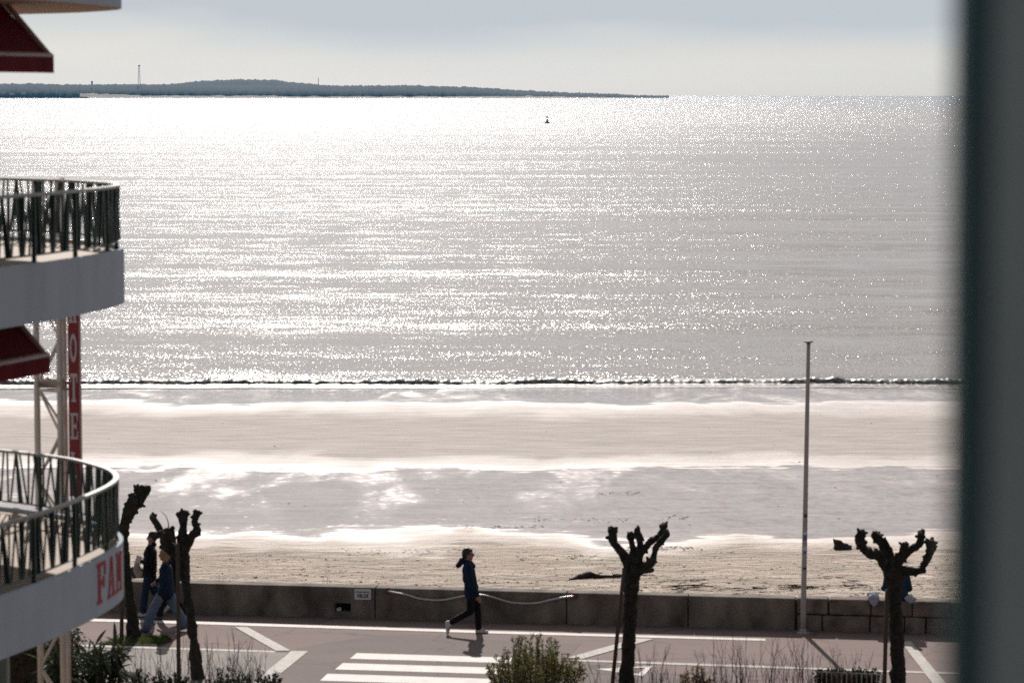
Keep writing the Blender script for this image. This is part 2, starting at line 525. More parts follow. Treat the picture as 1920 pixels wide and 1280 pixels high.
def sea_material():
    m, n, l, b = mat_new('sea_water')
    b.inputs['Base Color'].default_value = (0.265, 0.208, 0.178, 1)
    b.inputs['IOR'].default_value = 1.33
    g = n.new('ShaderNodeNewGeometry')
    pos = g.outputs['Position']
    # wavelets: slopes taken from the noise itself, so they hold at any distance
    n1 = tex_noise(n, l, pos, 8.5, 3.0, (1.0, 0.42, 1), 0.6)
    n2 = tex_noise(n, l, pos, 0.45, 2.0, (0.5, 0.9, 1), 0.5)
    s1 = vmath(n, l, 'SUBTRACT', n1.outputs['Color'], (0.5, 0.5, 0.5))
    s2 = vmath(n, l, 'SUBTRACT', n2.outputs['Color'], (0.5, 0.5, 0.5))
    # wind streaks: long bands that are rougher or calmer
    st = tex_noise(n, l, pos, 0.05, 3.0, (0.16, 1.0, 1), 0.6)
    amp = mrange(n, l, st.outputs['Fac'], 0.3, 0.7, 0.72, 1.18)
    # calmer in the lee of the beach, choppier towards the open estuary
    sp3 = n.new('ShaderNodeSeparateXYZ'); l.new(pos, sp3.inputs[0])
    amp = fmath(n, l, 'MULTIPLY', amp, mrange(n, l, sp3.outputs['Y'], 140, 1500, 0.92, 1.48))
    l.new(mrange(n, l, sp3.outputs['Y'], 140, 1300, 0.16, 0.21), b.inputs['Roughness'])
    sc1 = n.new('ShaderNodeVectorMath'); sc1.operation = 'SCALE'
    l.new(s1, sc1.inputs[0]); l.new(fmath(n, l, 'MULTIPLY', amp, 0.95), sc1.inputs['Scale'])
    v1 = vmath(n, l, 'MULTIPLY', sc1.outputs[0], (1.4, 1.08, 0.0))
    v2 = vmath(n, l, 'MULTIPLY', s2, (0.10, 0.30, 0.0))
    # low swell running to the beach
    sw = tex_noise(n, l, pos, 0.13, 2.0, (0.06, 1.0, 1), 0.5)
    v3 = vmath(n, l, 'MULTIPLY', vmath(n, l, 'SUBTRACT', sw.outputs['Color'], (0.5, 0.5, 0.5)), (0.0, 0.30, 0.0))
    t = vmath(n, l, 'ADD', vmath(n, l, 'ADD', v1, v2), v3)
    nn = vmath(n, l, 'NORMALIZE', vmath(n, l, 'ADD', t, (0, -0.07, 1)))
    l.new(nn, b.inputs['Normal'])
    return m
M['sea'] = sea_material()

def breaker_material():
    m, n, l, b = mat_new('breaker_water')
    g = n.new('ShaderNodeNewGeometry')
    pos = g.outputs['Position']
    nz = tex_noise(n, l, pos, 6.5, 6.0, (0.5, 1.2, 3.0), 0.75)
    f = mrange(n, l, nz.outputs['Fac'], 0.48, 0.64, 0, 0.9)
    mx = n.new('ShaderNodeMix'); mx.data_type = 'RGBA'
    mx.inputs[6].default_value = (0.045, 0.034, 0.028, 1)
    mx.inputs[7].default_value = (0.55, 0.50, 0.47, 1)
    l.new(f, mx.inputs['Factor'])
    l.new(mx.outputs[2], b.inputs['Base Color'])
    l.new(mrange(n, l, f, 0, 1, 0.3, 0.8), b.inputs['Roughness'])
    b.inputs['IOR'].default_value = 1.33
    return m
M['breaker'] = breaker_material()

def sand_material():
    m, n, l, b = mat_new('beach_sand')
    g = n.new('ShaderNodeNewGeometry')
    pos = g.outputs['Position']
    sx = n.new('ShaderNodeSeparateXYZ'); l.new(pos, sx.inputs[0])
    Y = sx.outputs['Y']; X = sx.outputs['X']
    w1 = tex_noise(n, l, pos, 0.13, 3.0, (1, 0.5, 1), 0.55)
    w2 = tex_noise(n, l, pos, 1.3, 5.0, (0.22, 1.0, 1), 0.66)
    w3 = tex_noise(n, l, pos, 0.34, 2.5, (1.0, 0.22, 1), 0.5, 0.6)
    warp = fmath(n, l, 'ADD', mrange(n, l, w1.outputs['Fac'], 0.2, 0.8, -3.0, 3.0), mrange(n, l, w2.outputs['Fac'], 0.2, 0.8, -1.9, 1.9))
    warp = fmath(n, l, 'ADD', warp, mrange(n, l, w3.outputs['Fac'], 0.2, 0.8, -2.2, 2.2))
    Yw = fmath(n, l, 'ADD', Y, warp)
    R = lambda py: sp(960, py).y
    rough = ramp(n, l, Yw, 58, 142, [(R(1100), 0.95), (R(1040), 0.92), (R(1028), 0.66), (R(1021), 0.70), (R(1013), 0.62), (R(1006), 0.52), (R(1001), 0.20), (R(980), 0.14),
        (R(882), 0.14), (R(878), 0.52), (R(870), 0.63), (R(858), 0.66), (R(848), 0.80), (R(785), 0.80), (R(772), 0.66), (R(764), 0.64), (R(757), 0.56), (R(753), 0.16), (R(735), 0.13), (R(722), 0.20)])
    col = ramp(n, l, Yw, 58, 142, [(R(1100), (0.56, 0.455, 0.375)), (R(1030), (0.50, 0.41, 0.34)), (R(1000), (0.42, 0.315, 0.275)), (R(885), (0.42, 0.32, 0.285)),
        (R(860), (0.39, 0.325, 0.287)), (R(785), (0.375, 0.31, 0.272)), (R(758), (0.36, 0.29, 0.26)), (R(722), (0.32, 0.25, 0.225))])
    wet = ramp(n, l, Yw, 58, 142, [(R(1004), 0.0), (R(996), 1.0), (R(882), 1.0), (R(874), 0.0), (R(754), 0.0), (R(750), 1.0), (R(728), 1.0)])
    # damp patches that have lost their film of water: sheen instead of mirror
    pt = tex_noise(n, l, pos, 0.30, 3.5, (1.5, 0.32, 1), 0.55, 0.5)
    top = ramp(n, l, Y, 58, 142, [(R(1000), 0.0), (R(960), 0.25), (R(930), 0.85), (R(880), 1.0), (R(760), 1.0), (R(742), 1.0)])
    pf = fmath(n, l, 'MULTIPLY', mrange(n, l, pt.outputs['Fac'], 0.44, 0.72, 0, 1, True), top, True)
    pf = fmath(n, l, 'MULTIPLY', pf, wet)
    rough2 = fmath(n, l, 'ADD', rough, fmath(n, l, 'MULTIPLY', pf, 0.20))
    l.new(rough2, b.inputs['Roughness'])
    # streaks and marks, with footprint shade darkened into the colour
    dn = tex_noise(n, l, pos, 1.5, 6.0, (0.30, 1.0, 1), 0.65)
    dark = mrange(n, l, dn.outputs['Fac'], 0.3, 0.72, 1.18, 0.62)
    cs = n.new('ShaderNodeVectorMath'); cs.operation = 'SCALE'
    l.new(col, cs.inputs[0]); l.new(dark, cs.inputs['Scale'])
    l.new(cs.outputs[0], b.inputs['Base Color'])
    b.inputs['IOR'].default_value = 1.38
    # relief: trampled dry sand, ripples lower down
    dry = ramp(n, l, Yw, 58, 142, [(R(1100), 1.0), (R(1040), 0.8), (R(1010), 0.15), (R(990), 0.02), (R(880), 0.02), (R(860), 0.30), (R(775), 0.30), (R(750), 0.03)])
    hb = tex_noise(n, l, pos, 2.8, 6.0, (0.5, 1.0, 1), 0.62)
    bp = n.new('ShaderNodeBump')
    bp.inputs['Distance'].default_value = 0.40
    l.new(dry, bp.inputs['Strength'])
    l.new(hb.outputs['Fac'], bp.inputs['Height'])
    # ripples left in the wet film
    rp = tex_noise(n, l, pos, 3.0, 3.0, (1.0, 0.6, 1), 0.6)
    rs = n.new('ShaderNodeVectorMath'); rs.operation = 'SCALE'
    l.new(vmath(n, l, 'MULTIPLY', vmath(n, l, 'SUBTRACT', rp.outputs['Color'], (0.5, 0.5, 0.5)), (0.45, 0.55, 0.0)), rs.inputs[0])
    l.new(wet, rs.inputs['Scale'])
    l.new(vmath(n, l, 'NORMALIZE', vmath(n, l, 'ADD', rs.outputs[0], (0, 0, 1))), bp.inputs['Normal'])
    l.new(bp.outputs[0], b.inputs['Normal'])
    return m
M['sand'] = sand_material()

def haze_material():
    m = bpy.data.materials.new('haze_air')
    m.use_nodes = True
    n, l = m.node_tree.nodes, m.node_tree.links
    n.clear()
    out = n.new('ShaderNodeOutputMaterial')
    v = n.new('ShaderNodeVolumePrincipled')
    v.inputs['Color'].default_value = (0.20, 0.58, 1.0, 1)
    v.inputs['Density'].default_value = 1.5e-5
    v.inputs['Anisotropy'].default_value = 0.3
    l.new(v.outputs[0], out.inputs['Volume'])
    return m
M['haze'] = haze_material()

# ------------------------------------------------------------------ ground, sand, sea
def grid(xs, ys, zf):
    mb = MB()
    nx = len(xs)
    mb.v = [(x, y, zf(x, y)) for y in ys for x in xs]
    mb.f = [(j * nx + i, j * nx + i + 1, (j + 1) * nx + i + 1, (j + 1) * nx + i) for j in range(len(ys) - 1) for i in range(nx - 1)]
    mb.m = [0] * len(mb.f)
    return mb

W0, W1 = gp(360, 1150), gp(1490, 1180.5)        # foot of the sea wall, seaward side of the promenade
WD = (W1 - W0).normalized()                     # along the wall
WN = Vector((-WD.y, WD.x, 0))                   # across it, to the sea
def wl_pt(px, off=0.0, z=0.0):                  # the point of the wall's face line under pixel column px
    r = ray(px, 1160)
    # solve (r.x*t, r.y*t) on the line W0 + s*WD
    a = np.array([[r.x, -WD.x], [r.y, -WD.y]])
    t, s_ = np.linalg.solve(a, np.array([W0.x, W0.y]))
    q = W0 + WD * s_ + WN * off
    return Vector((q.x, q.y, z))

WALLH, WALLT = 0.625, 0.36
a0, a1 = W0 - WD * 60 + WN * 0.1, W0 + WD * 80 + WN * 0.1
mb = MB()
mb.add([(-70, -60, 0), (70, -60, 0), (a1.x, a1.y, 0), (a0.x, a0.y, 0)], [(0, 1, 2, 3)])
promenade = tag(part('promenade', mb, M['asphalt_red']), None, None, None, 'structure')

ys = list(np.arange(56, 104, 0.35)) + list(np.arange(104, 166, 0.6))
xs = np.arange(-75, 75.1, 0.5)
def zs(x, y):
    z = zsand(y)
    d = max(0, min(1, (80 - y) / 14))
    z += d * 0.10 * mnoise.noise(Vector((x * 0.35, y * 0.9, 0))) + d * 0.09 * mnoise.noise(Vector((x * 0.9, y * 1.7, 3)))
    z += 0.05 * (1 - d) * mnoise.noise(Vector((x * 0.05, y * 0.12, 9)))
    # keep the sand behind the wall
    return z
sand = tag(part('beach', grid(xs, ys, zs), M['sand'], smooth=True), None, None, None, 'structure')

mb = MB()
YS0 = 138.3
mb.add([(-3500, YS0, SEA), (3500, YS0, SEA), (3500, 13000, SEA), (-3500, 13000, SEA)], [(0, 1, 2, 3)])
sea = tag(part('sea', mb, M['sea']), None, None, None, 'structure')

# the small wave breaking along the waterline
def breaker():
    mb = MB()
    prof = [(-1.9, 0.0), (-1.2, 0.02), (-0.75, 0.05), (-0.5, 0.10), (-0.42, 0.22), (-0.3, 0.36), (-0.05, 0.42), (0.4, 0.33), (1.0, 0.16), (1.8, 0.03), (2.6, -0.03)]
    xs = np.arange(-60, 60, 0.05)
    for x in xs:
        h = 0.55 + 0.28 * mnoise.noise(Vector((x * 0.07, 2, 0))) + 0.26 * mnoise.noise(Vector((x * 0.31, 5, 0))) + 0.14 * mnoise.noise(Vector((x * 1.37, 5, 6))) + 0.10 * mnoise.noise(Vector((x * 4.7, 1, 6)))
        h = max(0.12, h)
        cy = 138.4 + 0.9 * mnoise.noise(Vector((x * 0.05, 1, 0))) + 0.3 * mnoise.noise(Vector((x * 0.3, 1, 4)))
        for (dy, z) in prof:
            j = mnoise.fractal(Vector((x * 2.7, dy * 7, 7)), 1.0, 2.1, 4)
            mb.v.append((x, cy + dy + 0.10 * j, SEA - 0.01 + z * h * (1 + 0.35 * j) + 0.03))
    k = len(prof)
    for i in range(len(xs) - 1):
        for q in range(k - 1):
            mb.f.append((i * k + q, (i + 1) * k + q, (i + 1) * k + q + 1, i * k + q + 1))
    mb.m = [0] * len(mb.f)
    return mb
tag(part('breaking_wave', breaker(), M['breaker'], smooth=True), 'low breaking wave with dark ragged face along the waterline', None, None, 'stuff')

# ------------------------------------------------------------------ painted markings (parts of the promenade)
zl = [0.004]
def sheet(name, pts, mat, z):
    mb = MB()
    q = [gp(px, py, z) for px, py in pts]
    mb.add(q, [tuple(range(len(q)))])
    o = part(name, mb, mat, promenade)
    # faces must look up
    if o.data.polygons[0].normal.z < 0:
        o.data.flip_normals()
    return o
sheet('grey_asphalt', [(555, 1214), (700, 1190), (1090, 1205), (1060, 1236), (1400, 1290), (1400, 1330), (380, 1330), (520, 1280)], M['asphalt_grey'], 0.004)
sheet('pale_pavement', [(0, 1211), (335, 1217), (540, 1223.5), (470, 1285), (380, 1330), (-200, 1330)], M['pavement'], 0.004)
sheet('white_line', [(-300, 1146.5), (368, 1164.2), (920, 1182), (1435, 1196.6), (1435, 1200.4), (920, 1186.6), (368, 1169.2), (-300, 1151.5)], M['paint'], 0.008)
sheet('white_line', [(-300, 1193), (376, 1214.6), (516, 1219.2), (516, 1222.4), (376, 1218.2), (-300, 1197)], M['paint_old'], 0.008)
sheet('white_line', [(1082, 1235.4), (1395, 1246), (1655, 1255.5), (1980, 1265), (1980, 1268.5), (1655, 1259), (1395, 1250), (1082, 1239)], M['paint_old'], 0.008)
sheet('chevron_arm', [(440, 1174.5), (463, 1174.2), (545, 1218.8), (517, 1218.8)], M['paint_old'], 0.012)
sheet('chevron_arm', [(546, 1219.4), (578, 1219.6), (500, 1283), (480, 1300), (450, 1300), (484, 1271)], M['paint_old'], 0.012)
sheet('chevron_arm', [(1064, 1232), (1194, 1195.5), (1226, 1196.8), (1093, 1234)], M['paint_old'], 0.012)
sheet('chevron_arm', [(1688, 1201), (1708, 1201.5), (1782, 1290), (1756, 1290)], M['paint_old'], 0.012)
sheet('crossing_stripe', [(669, 1223.3), (972, 1232.5), (960, 1242.5), (656, 1234)], M['paint'], 0.008)
sheet('crossing_stripe', [(643, 1242), (950, 1251.5), (936, 1263), (628, 1254)], M['paint'], 0.008)
sheet('crossing_stripe', [(614, 1262), (925, 1271.8), (910, 1284), (600, 1275)], M['paint'], 0.008)
sheet('crossing_stripe', [(585, 1283), (895, 1293), (880, 1306), (570, 1297)], M['paint'], 0.008)
# the painted warning triangle: outline and its blurred symbol
def tri_mark():
    z = 0.012
    A, B, C_ = [gp(*p, z) for p in ((1119, 1253.3), (1224, 1247.3), (1206, 1266.5))]
    c = (A + B + C_) / 3
    ins = [c + (p - c) * 0.62 for p in (A, B, C_)]
    mb = MB()
    mb.add([A, B, C_] + ins, [(0, 1, 4, 3), (1, 2, 5, 4), (2, 0, 3, 5)])
    o = part('triangle_marking', mb, M['paint'], promenade)
    if o.data.polygons[0].normal.z < 0: o.data.flip_normals()
    mb = MB()
    for t0, t1, w in ((0.15, 0.55, 0.10), (0.62, 0.72, 0.10)):
        p0 = ins[0] + (((ins[1] + ins[2]) / 2) - ins[0]) * t0
        p1 = ins[0] + (((ins[1] + ins[2]) / 2) - ins[0]) * t1
        d = (p1 - p0).normalized(); q = Vector((-d.y, d.x, 0)) * w
        mb.add([p0 + q, p1 + q, p1 - q, p0 - q], [(0, 1, 2, 3)])
    o = part('triangle_symbol', mb, M['paint'], promenade)
    if o.data.polygons[0].normal.z < 0: o.data.flip_normals()
tri_mark()

# ------------------------------------------------------------------ the sea wall
wall = thing('sea_wall', wl_pt(960), 'low sea wall of concrete panels and old stone blocks along the promenade', 'wall')
RW = Matrix(((WD.x, WN.x, 0), (WD.y, WN.y, 0), (0, 0, 1)))
def panel(p0, p1, name='concrete_panel', h=WALLH, mat='concrete', hole=None):
    A, B = p0, p1
    L = (B - A).length
    mb = MB()
    c = (A + B) / 2
    t = WALLT
    if hole is None:
        mb.bevbox((c.x + WN.x * t / 2, c.y + WN.y * t / 2, h / 2 - 0.1), (L - 0.02, t, h + 0.2), 0.022, RW)
    else:
        u0, u1, z0, z1 = hole        # a niche through the face
        def bx(ua, ub, za, zb, d0=0.0, d1=t, bev=0.0):
            cc = A + WD * ((ua + ub) / 2) + WN * ((d0 + d1) / 2)
            mb.box((cc.x, cc.y, (za + zb) / 2), (ub - ua, d1 - d0, zb - za), RW)
        e = 0.01
        bx(e, u0, -0.2, h)
        bx(u1, L - e, -0.2, h)
        bx(u0, u1, z1, h)
        bx(u0, u1, -0.2, z0)
        bx(u0, u1, z0, z1, 0.24, t)
    return part(name, mb, M[mat], wall)
seams = [wl_pt(-420), wl_pt(-60), wl_pt(330), wl_pt(703), wl_pt(1062), wl_pt(1290), wl_pt(1491)]
for i in range(len(seams) - 1):
    if i == 2:
        L0 = (wl_pt(628) - seams[2]).length; L1 = (wl_pt(658) - seams[2]).length
        panel(seams[2], seams[3], hole=(L0, L1, 0.13, 0.30))
        hole_c = seams[2] + WD * ((L0 + L1) / 2)
    else:
        panel(seams[i], seams[i + 1])
mb = MB()
cc = hole_c + WN * 0.235
mb.box((cc.x, cc.y, 0.215), ((wl_pt(658) - wl_pt(628)).length, 0.006, 0.17), RW)
part('niche_shade', mb, M['void'], wall)  # near-black sheet standing in for the shade inside the niche
mb = MB()
q = hole_c + WN * 0.06 - WD * 0.09
mb.bevbox((q.x, q.y, 0.165), (0.09, 0.06, 0.07), 0.012, Matrix.Rotation(0.5, 3, 'Z'), 0.012)
tag(part('paper_scrap', mb, M['litter'], None, (q.x, q.y, 0.13)), 'white scrap of litter lying in the niche of the sea wall', 'litter')

# stone stretch: core behind, every block its own piece
st0, st1 = wl_pt(1489.5), wl_pt(2200)
L = (st1 - st0).length
c = (st0 + st1) / 2 + WN * (WALLT / 2 + 0.03)
mb = MB()
mb.box((c.x, c.y, 0.20), (L, WALLT - 0.10, 0.78), RW)
part('wall_core', mb, M['mortar'], wall)
blk = bpy.data.materials
def blocks(pxs, z0, z1):
    for a, b in zip(pxs, pxs[1:]):
        A, B = wl_pt(a), wl_pt(b)
        Lb = (B - A).length
        mb = MB()
        pr = random.uniform(0, 0.02)
        cc = (A + B) / 2 + WN * (WALLT / 2)
        mb.bevbox((cc.x, cc.y, (z0 + z1) / 2), (Lb - 0.025, WALLT + pr, z1 - z0 - 0.018), 0.028, RW, 0.008)
        part('stone_block', mb, M['stone'], wall)
blocks([1493, 1553, 1633, 1710, 1782, 1850, 1925, 2000, 2080], 0.315, 0.64)
blocks([1493, 1542, 1631, 1696, 1736, 1815, 1880, 1950, 2030, 2100], -0.12, 0.315)

# white notice, wavy rail
def text_mesh(body, size):
    cu = bpy.data.curves.new('txt', 'FONT')
    cu.body = body; cu.size = size; cu.align_x = 'CENTER'; cu.align_y = 'CENTER'
    cu.extrude = 0.001; cu.offset = 0.0045
    cu.resolution_u = 3
    o = bpy.data.objects.new('txt', cu)
    COL.objects.link(o)
    dg = bpy.context.evaluated_depsgraph_get()
    me = bpy.data.meshes.new_from_object(o.evaluated_get(dg))
    bpy.data.objects.remove(o)
    return me
A, B = wl_pt(665), wl_pt(696)
c = (A + B) / 2 - WN * 0.012
zc = pp(680, 1113.5, c.y).z
sg = thing('wall_sign', (c.x, c.y, zc), 'small white notice reading VELOS on the sea wall', 'sign')
mb = MB(); mb.bevbox((c.x, c.y, zc), ((B - A).length, 0.012, 0.215), 0.004, RW)
part('plate', mb, M['sign_white'], sg)
me = text_mesh('VELOS', 0.098)
Mx = Matrix.Translation(Vector((c.x, c.y, zc - 0.035)) - WN * 0.0085) @ RW.to_4x4() @ Matrix.Rotation(PI / 2, 4, 'X') @ Matrix.Scale(0.85, 4, (1, 0, 0))
me.transform(Mx)
mesh_obj('lettering', me, M['sign_ink'], sg)
mb = MB()
for k in range(11):
    q = c + WD * (-0.13 + k * 0.026) - WN * 0.008
    mb.box((q.x, q.y, zc + 0.045), (0.017, 0.004, 0.026), RW)
part('small_print', mb, M['sign_ink'], sg)

zz = [(365, 115), (440, 130), (520, 145), (600, 170), (680, 183), (760, 187), (840, 180), (920, 163), (1010, 148), (1100, 146), (1180, 160), (1260, 185), (1340, 205), (1440, 212), (1540, 208), (1640, 185), (1740, 165), (1830, 155)]
pts = []
for x, y in zz:
    px, py = x / 4.174 + 640, y / 4.174 + 1080
    q = wl_pt(px) - WN * 0.09
    pts.append(Vector((q.x, q.y, pp(px, py, q.y).z)))
def smooth_line(p, k=6):
    out = []
    for i in range(len(p) - 1):
        p0, p1, p2, p3 = p[max(i - 1, 0)], p[i], p[i + 1], p[min(i + 2, len(p) - 1)]
        for j in range(k):
            t = j / k
            out.append(0.5 * ((2 * p1) + (p2 - p0) * t + (2 * p0 - 5 * p1 + 4 * p2 - p3) * t * t + (3 * p1 - p0 - 3 * p2 + p3) * t ** 3))
    out.append(p[-1])
    return out
rl = thing('bike_rail', pts[9], 'long wavy grey metal tube fixed along the sea wall', 'bike rail')
mb = MB(); mb.tube(smooth_line(pts), 0.021, 10)
part('tube', mb, M['galv'], rl, smooth=True)
for e in (0, -1):
    mb = MB()
    mb.box(pts[e] + WN * 0.06, (0.09, 0.06, 0.12), RW)
    mb.cap(pts[e], pts[e] + WN * 0.05, 0.028, 0.028)
    part('bracket', mb, M['rust'], rl)

# ------------------------------------------------------------------ flagpole
fb = gp(1505.5, 1186)
ft = pp(1516, 643, fb.y)
fp = thing('flagpole', fb, 'tall bare grey-white pole with flat dark cap beside the sea wall', 'pole')
mb = MB()
n_ = 14
mb.tube([fb + (ft - fb) * (i / n_) for i in range(n_ + 1)], [0.056 - 0.019 * i / n_ for i in range(n_ + 1)], 14)
part('mast', mb, M['pole'], fp, smooth=True)
mb = MB(); mb.tube([ft, ft + Vector((0, 0, 0.02)), ft + Vector((0, 0, 0.035)), ft + Vector((0, 0, 0.045))], [0.04, 0.095, 0.095, 0.06], 16)
part('cap', mb, M['pole_cap'], fp)
mb = MB(); mb.tube([fb, fb + Vector((0, 0, 0.015))], [0.13, 0.13], 14)
mb.tube([fb + Vector((0, 0, 0.015)), fb + Vector((0, 0, 0.09))], [0.075, 0.066], 14)
part('base_plate', mb, M['pole'], fp)
for py, hgt, mt in ((1011, 0.10, 'sticker_blue'), (1030, 0.08, 'sticker_white'), (1036, 0.05, 'sticker_blue'), (968, 0.07, 'sticker_dark'), (1066, 0.05, 'sticker_dark'), (1000, 0.05, 'sticker_white')):
    t = (1186 - py) / (1186 - 643)
    q = fb + (ft - fb) * t
    r = 0.056 - 0.019 * t + 0.0015
    mb = MB()
    vs = []
    for zz_ in (0, hgt):
        for k in range(7):
            a = -PI / 2 - 0.6 + k * 0.25
            vs.append(q + Vector((r * math.cos(a), r * math.sin(a), zz_)))
    mb.add(vs, [(k, k + 1, k + 8, k + 7) for k in range(6)])
    part('sticker', mb, M[mt], fp)

# ------------------------------------------------------------------ pollarded plane trees
def pol_tree(D, origin, scale, trunk, branches, label, twig=None, seed=1):
    rnd = random.Random(seed)
    to = lambda x, y: (x / scale + origin[0], y / scale + origin[1])
    k = D / F / scale
    P = lambda x, y, dy=0.0: pp(*to(x, y), D + dy)
    base = P(trunk[0][0], trunk[0][1])
    low = pp(*to(trunk[0][0], trunk[0][1]), D)
    root = thing('plane_tree', (low.x, D, 0), label, 'tree', 'pollarded plane trees along the promenade')
    mb = MB()
    pts = [P(x, y) for x, y, w in trunk]
    rad = [w * k / 2 for x, y, w in trunk]
    # down to the ground
    if pts[0].z > 0.02:
        pts.insert(0, Vector((pts[0].x, D, -0.05)))
        rad.insert(0, rad[0] * 1.12)
    fine, fr = [], []
    for i in range(len(pts) - 1):
        for j in range(4):
            t = j / 4
            fine.append(pts[i].lerp(pts[i + 1], t)); fr.append((rad[i] * (1 - t) + rad[i + 1] * t) * rnd.uniform(0.93, 1.07))
    fine.append(pts[-1]); fr.append(rad[-1])
    mb.chain(fine, fr, 14)
    for i in range(len(fine)):
        if rnd.random() < 0.5:
            a = rnd.uniform(0, 2 * PI)
            mb.ell(fine[i] + Vector((math.cos(a), math.sin(a), 0)) * fr[i] * 0.8, fr[i] * rnd.uniform(0.25, 0.45), nu=8, nv=6)
    me = remesh(mb, 0.020, 1, 0.030, 6.5)
    tr = mesh_obj('trunk', me, M['bark'], root, smooth=True)
    for (bp_, r0, r1, dy) in branches:
        mb = MB()
        q = [P(x, y, dy * i / (len(bp_) - 1)) for i, (x, y) in enumerate(bp_)]
        nb = len(q)
        sm = smooth_line(q, 4)
        rr = [float(np.interp(i / (len(sm) - 1), (0, 0.3, 0.62, 0.85, 1.0), (r0 * 1.0, (r0 + r1) * 0.49, r1 * 1.05, r1 * 1.25, r1 * 1.12))) * k * rnd.uniform(0.84, 1.16) for i in range(len(sm))]
        mb.chain(sm, rr, 10)
        # knuckles and cut spurs left by years of pruning
        for i in range(2, len(sm)):
            end = i / (len(sm) - 1)
            for _ in range(2 if end > 0.45 else 1):
                if rnd.random() < 0.35 + 0.5 * end:
                    a = Vector((rnd.uniform(-1, 1), rnd.uniform(-1, 1), rnd.uniform(-0.7, 1))).normalized()
                    c_ = sm[i] + a * rr[i] * 0.85
                    mb.cap(c_, c_ + a * rr[i] * rnd.uniform(0.15, 0.65), rr[i] * rnd.uniform(0.38, 0.62), rr[i] * rnd.uniform(0.25, 0.48), 8)
        for _ in range(6):
            a = Vector((rnd.uniform(-1, 1), rnd.uniform(-1, 1), rnd.uniform(-0.2, 1))).normalized()
            c_ = sm[-1] + a * rr[-1] * 0.6
            mb.cap(c_, c_ + a * rr[-1] * rnd.uniform(0.3, 0.9), rr[-1] * 0.6, rr[-1] * 0.34, 8)
        me = remesh(mb, 0.013, 1, 0.013, 9)
        mesh_obj('branch', me, M['bark'], root, smooth=True)
    if twig:
        mb = MB()
        q = smooth_line([P(x, y, -0.05) for x, y in twig], 4)
        mb.tube(q, [0.012 - 0.008 * i / (len(q) - 1) for i in range(len(q))], 6)
        part('twig', mb, M['bark'], root)
    return root
def stake(x0, x1, D, label, w=0.07, pxs=None, sub=None):
    A = pp(*x0, D); B = pp(*x1, D)
    if B.z > 0: B = A + (B - A) * (A.z / (A.z - B.z)) if A.z != B.z else B
    o = thing('tree_stake', (B.x, B.y, 0), label, 'stake', 'wooden stakes propping the plane trees')
    mb = MB()
    B2 = Vector((B.x, B.y, -0.05))
    mb.tube([B2, B2.lerp(A, 0.5), A], [w / 2 * 1.05, w / 2, w / 2 * 0.95], 10)
    part('post', mb, M['stake'], o, smooth=True)
    return o, A, B

T3 = pol_tree(52.6, (900, 960), 3.84,
    [(1052, 1300, 125), (1056, 1200, 122), (1068, 1050, 104), (1073, 900, 96), (1078, 760, 96), (1084, 600, 104), (1092, 500, 116), (1098, 420, 128), (1112, 370, 118)],
    [([(1085, 420), (1050, 335), (1005, 270), (962, 215), (955, 135)], 46, 26, -0.2),
     ([(1112, 400), (1104, 290), (1092, 220), (1078, 165)], 34, 22, 0.15),
     ([(1125, 390), (1152, 290), (1152, 215), (1132, 130)], 34, 22, -0.05),
     ([(1140, 330), (1190, 250), (1245, 200), (1300, 165), (1325, 100)], 28, 24, 0.1),
     ([(1140, 430), (1205, 380), (1248, 320), (1268, 255), (1345, 160)], 36, 20, -0.2),
     ([(1150, 400), (1200, 385), (1235, 360)], 44, 30, -0.3)],
    'thick pollarded tree right of the leafy green bush, its forked crown of stubby limbs', seed=3)
T4 = pol_tree(51.8, (1360, 960), 3.84,
    [(1250, 1290, 120), (1243, 1150, 108), (1238, 1000, 98), (1232, 850, 100), (1226, 700, 96), (1222, 600, 92), (1218, 500, 118), (1212, 430, 140), (1205, 380, 130)],
    [([(1185, 440), (1140, 360), (1105, 312), (1040, 300), (995, 255), (968, 200), (975, 160)], 44, 30, -0.2),
     ([(1190, 400), (1150, 310), (1125, 235), (1100, 185), (1080, 160)], 34, 24, 0.2),
     ([(1212, 360), (1185, 280), (1145, 205)], 26, 18, 0.1),
     ([(1215, 420), (1255, 335), (1280, 285), (1288, 240)], 44, 25, -0.1),
     ([(1225, 400), (1290, 300), (1345, 260), (1395, 235), (1405, 190), (1415, 145)], 38, 24, 0.15),
     ([(1225, 450), (1280, 420), (1345, 425), (1410, 415), (1440, 360), (1475, 285), (1478, 225)], 40, 25, -0.15)],
    'pollarded tree nearest the right edge, its long crooked limbs spread wide', seed=5)
T2 = pol_tree(53.2, (220, 900), 3.37,
    [(515, 1300, 92), (502, 1180, 84), (480, 1000, 62), (458, 830, 60), (436, 680, 68), (420, 560, 78), (414, 460, 86), (414, 390, 84)],
    [([(414, 430), (414, 330), (416, 270), (414, 220)], 42, 24, 0.1),
     ([(425, 430), (470, 350), (506, 320), (488, 262), (500, 215)], 36, 20, -0.15),
     ([(410, 480), (340, 425), (300, 375), (268, 310), (222, 232)], 42, 17, 0.1),
     ([(390, 470), (335, 430), (305, 400), (320, 345)], 44, 36, -0.15)],
    'slim mottled pollarded tree in front of the strolling group', [(322, 330), (322, 270), (305, 225), (276, 196)], seed=8)
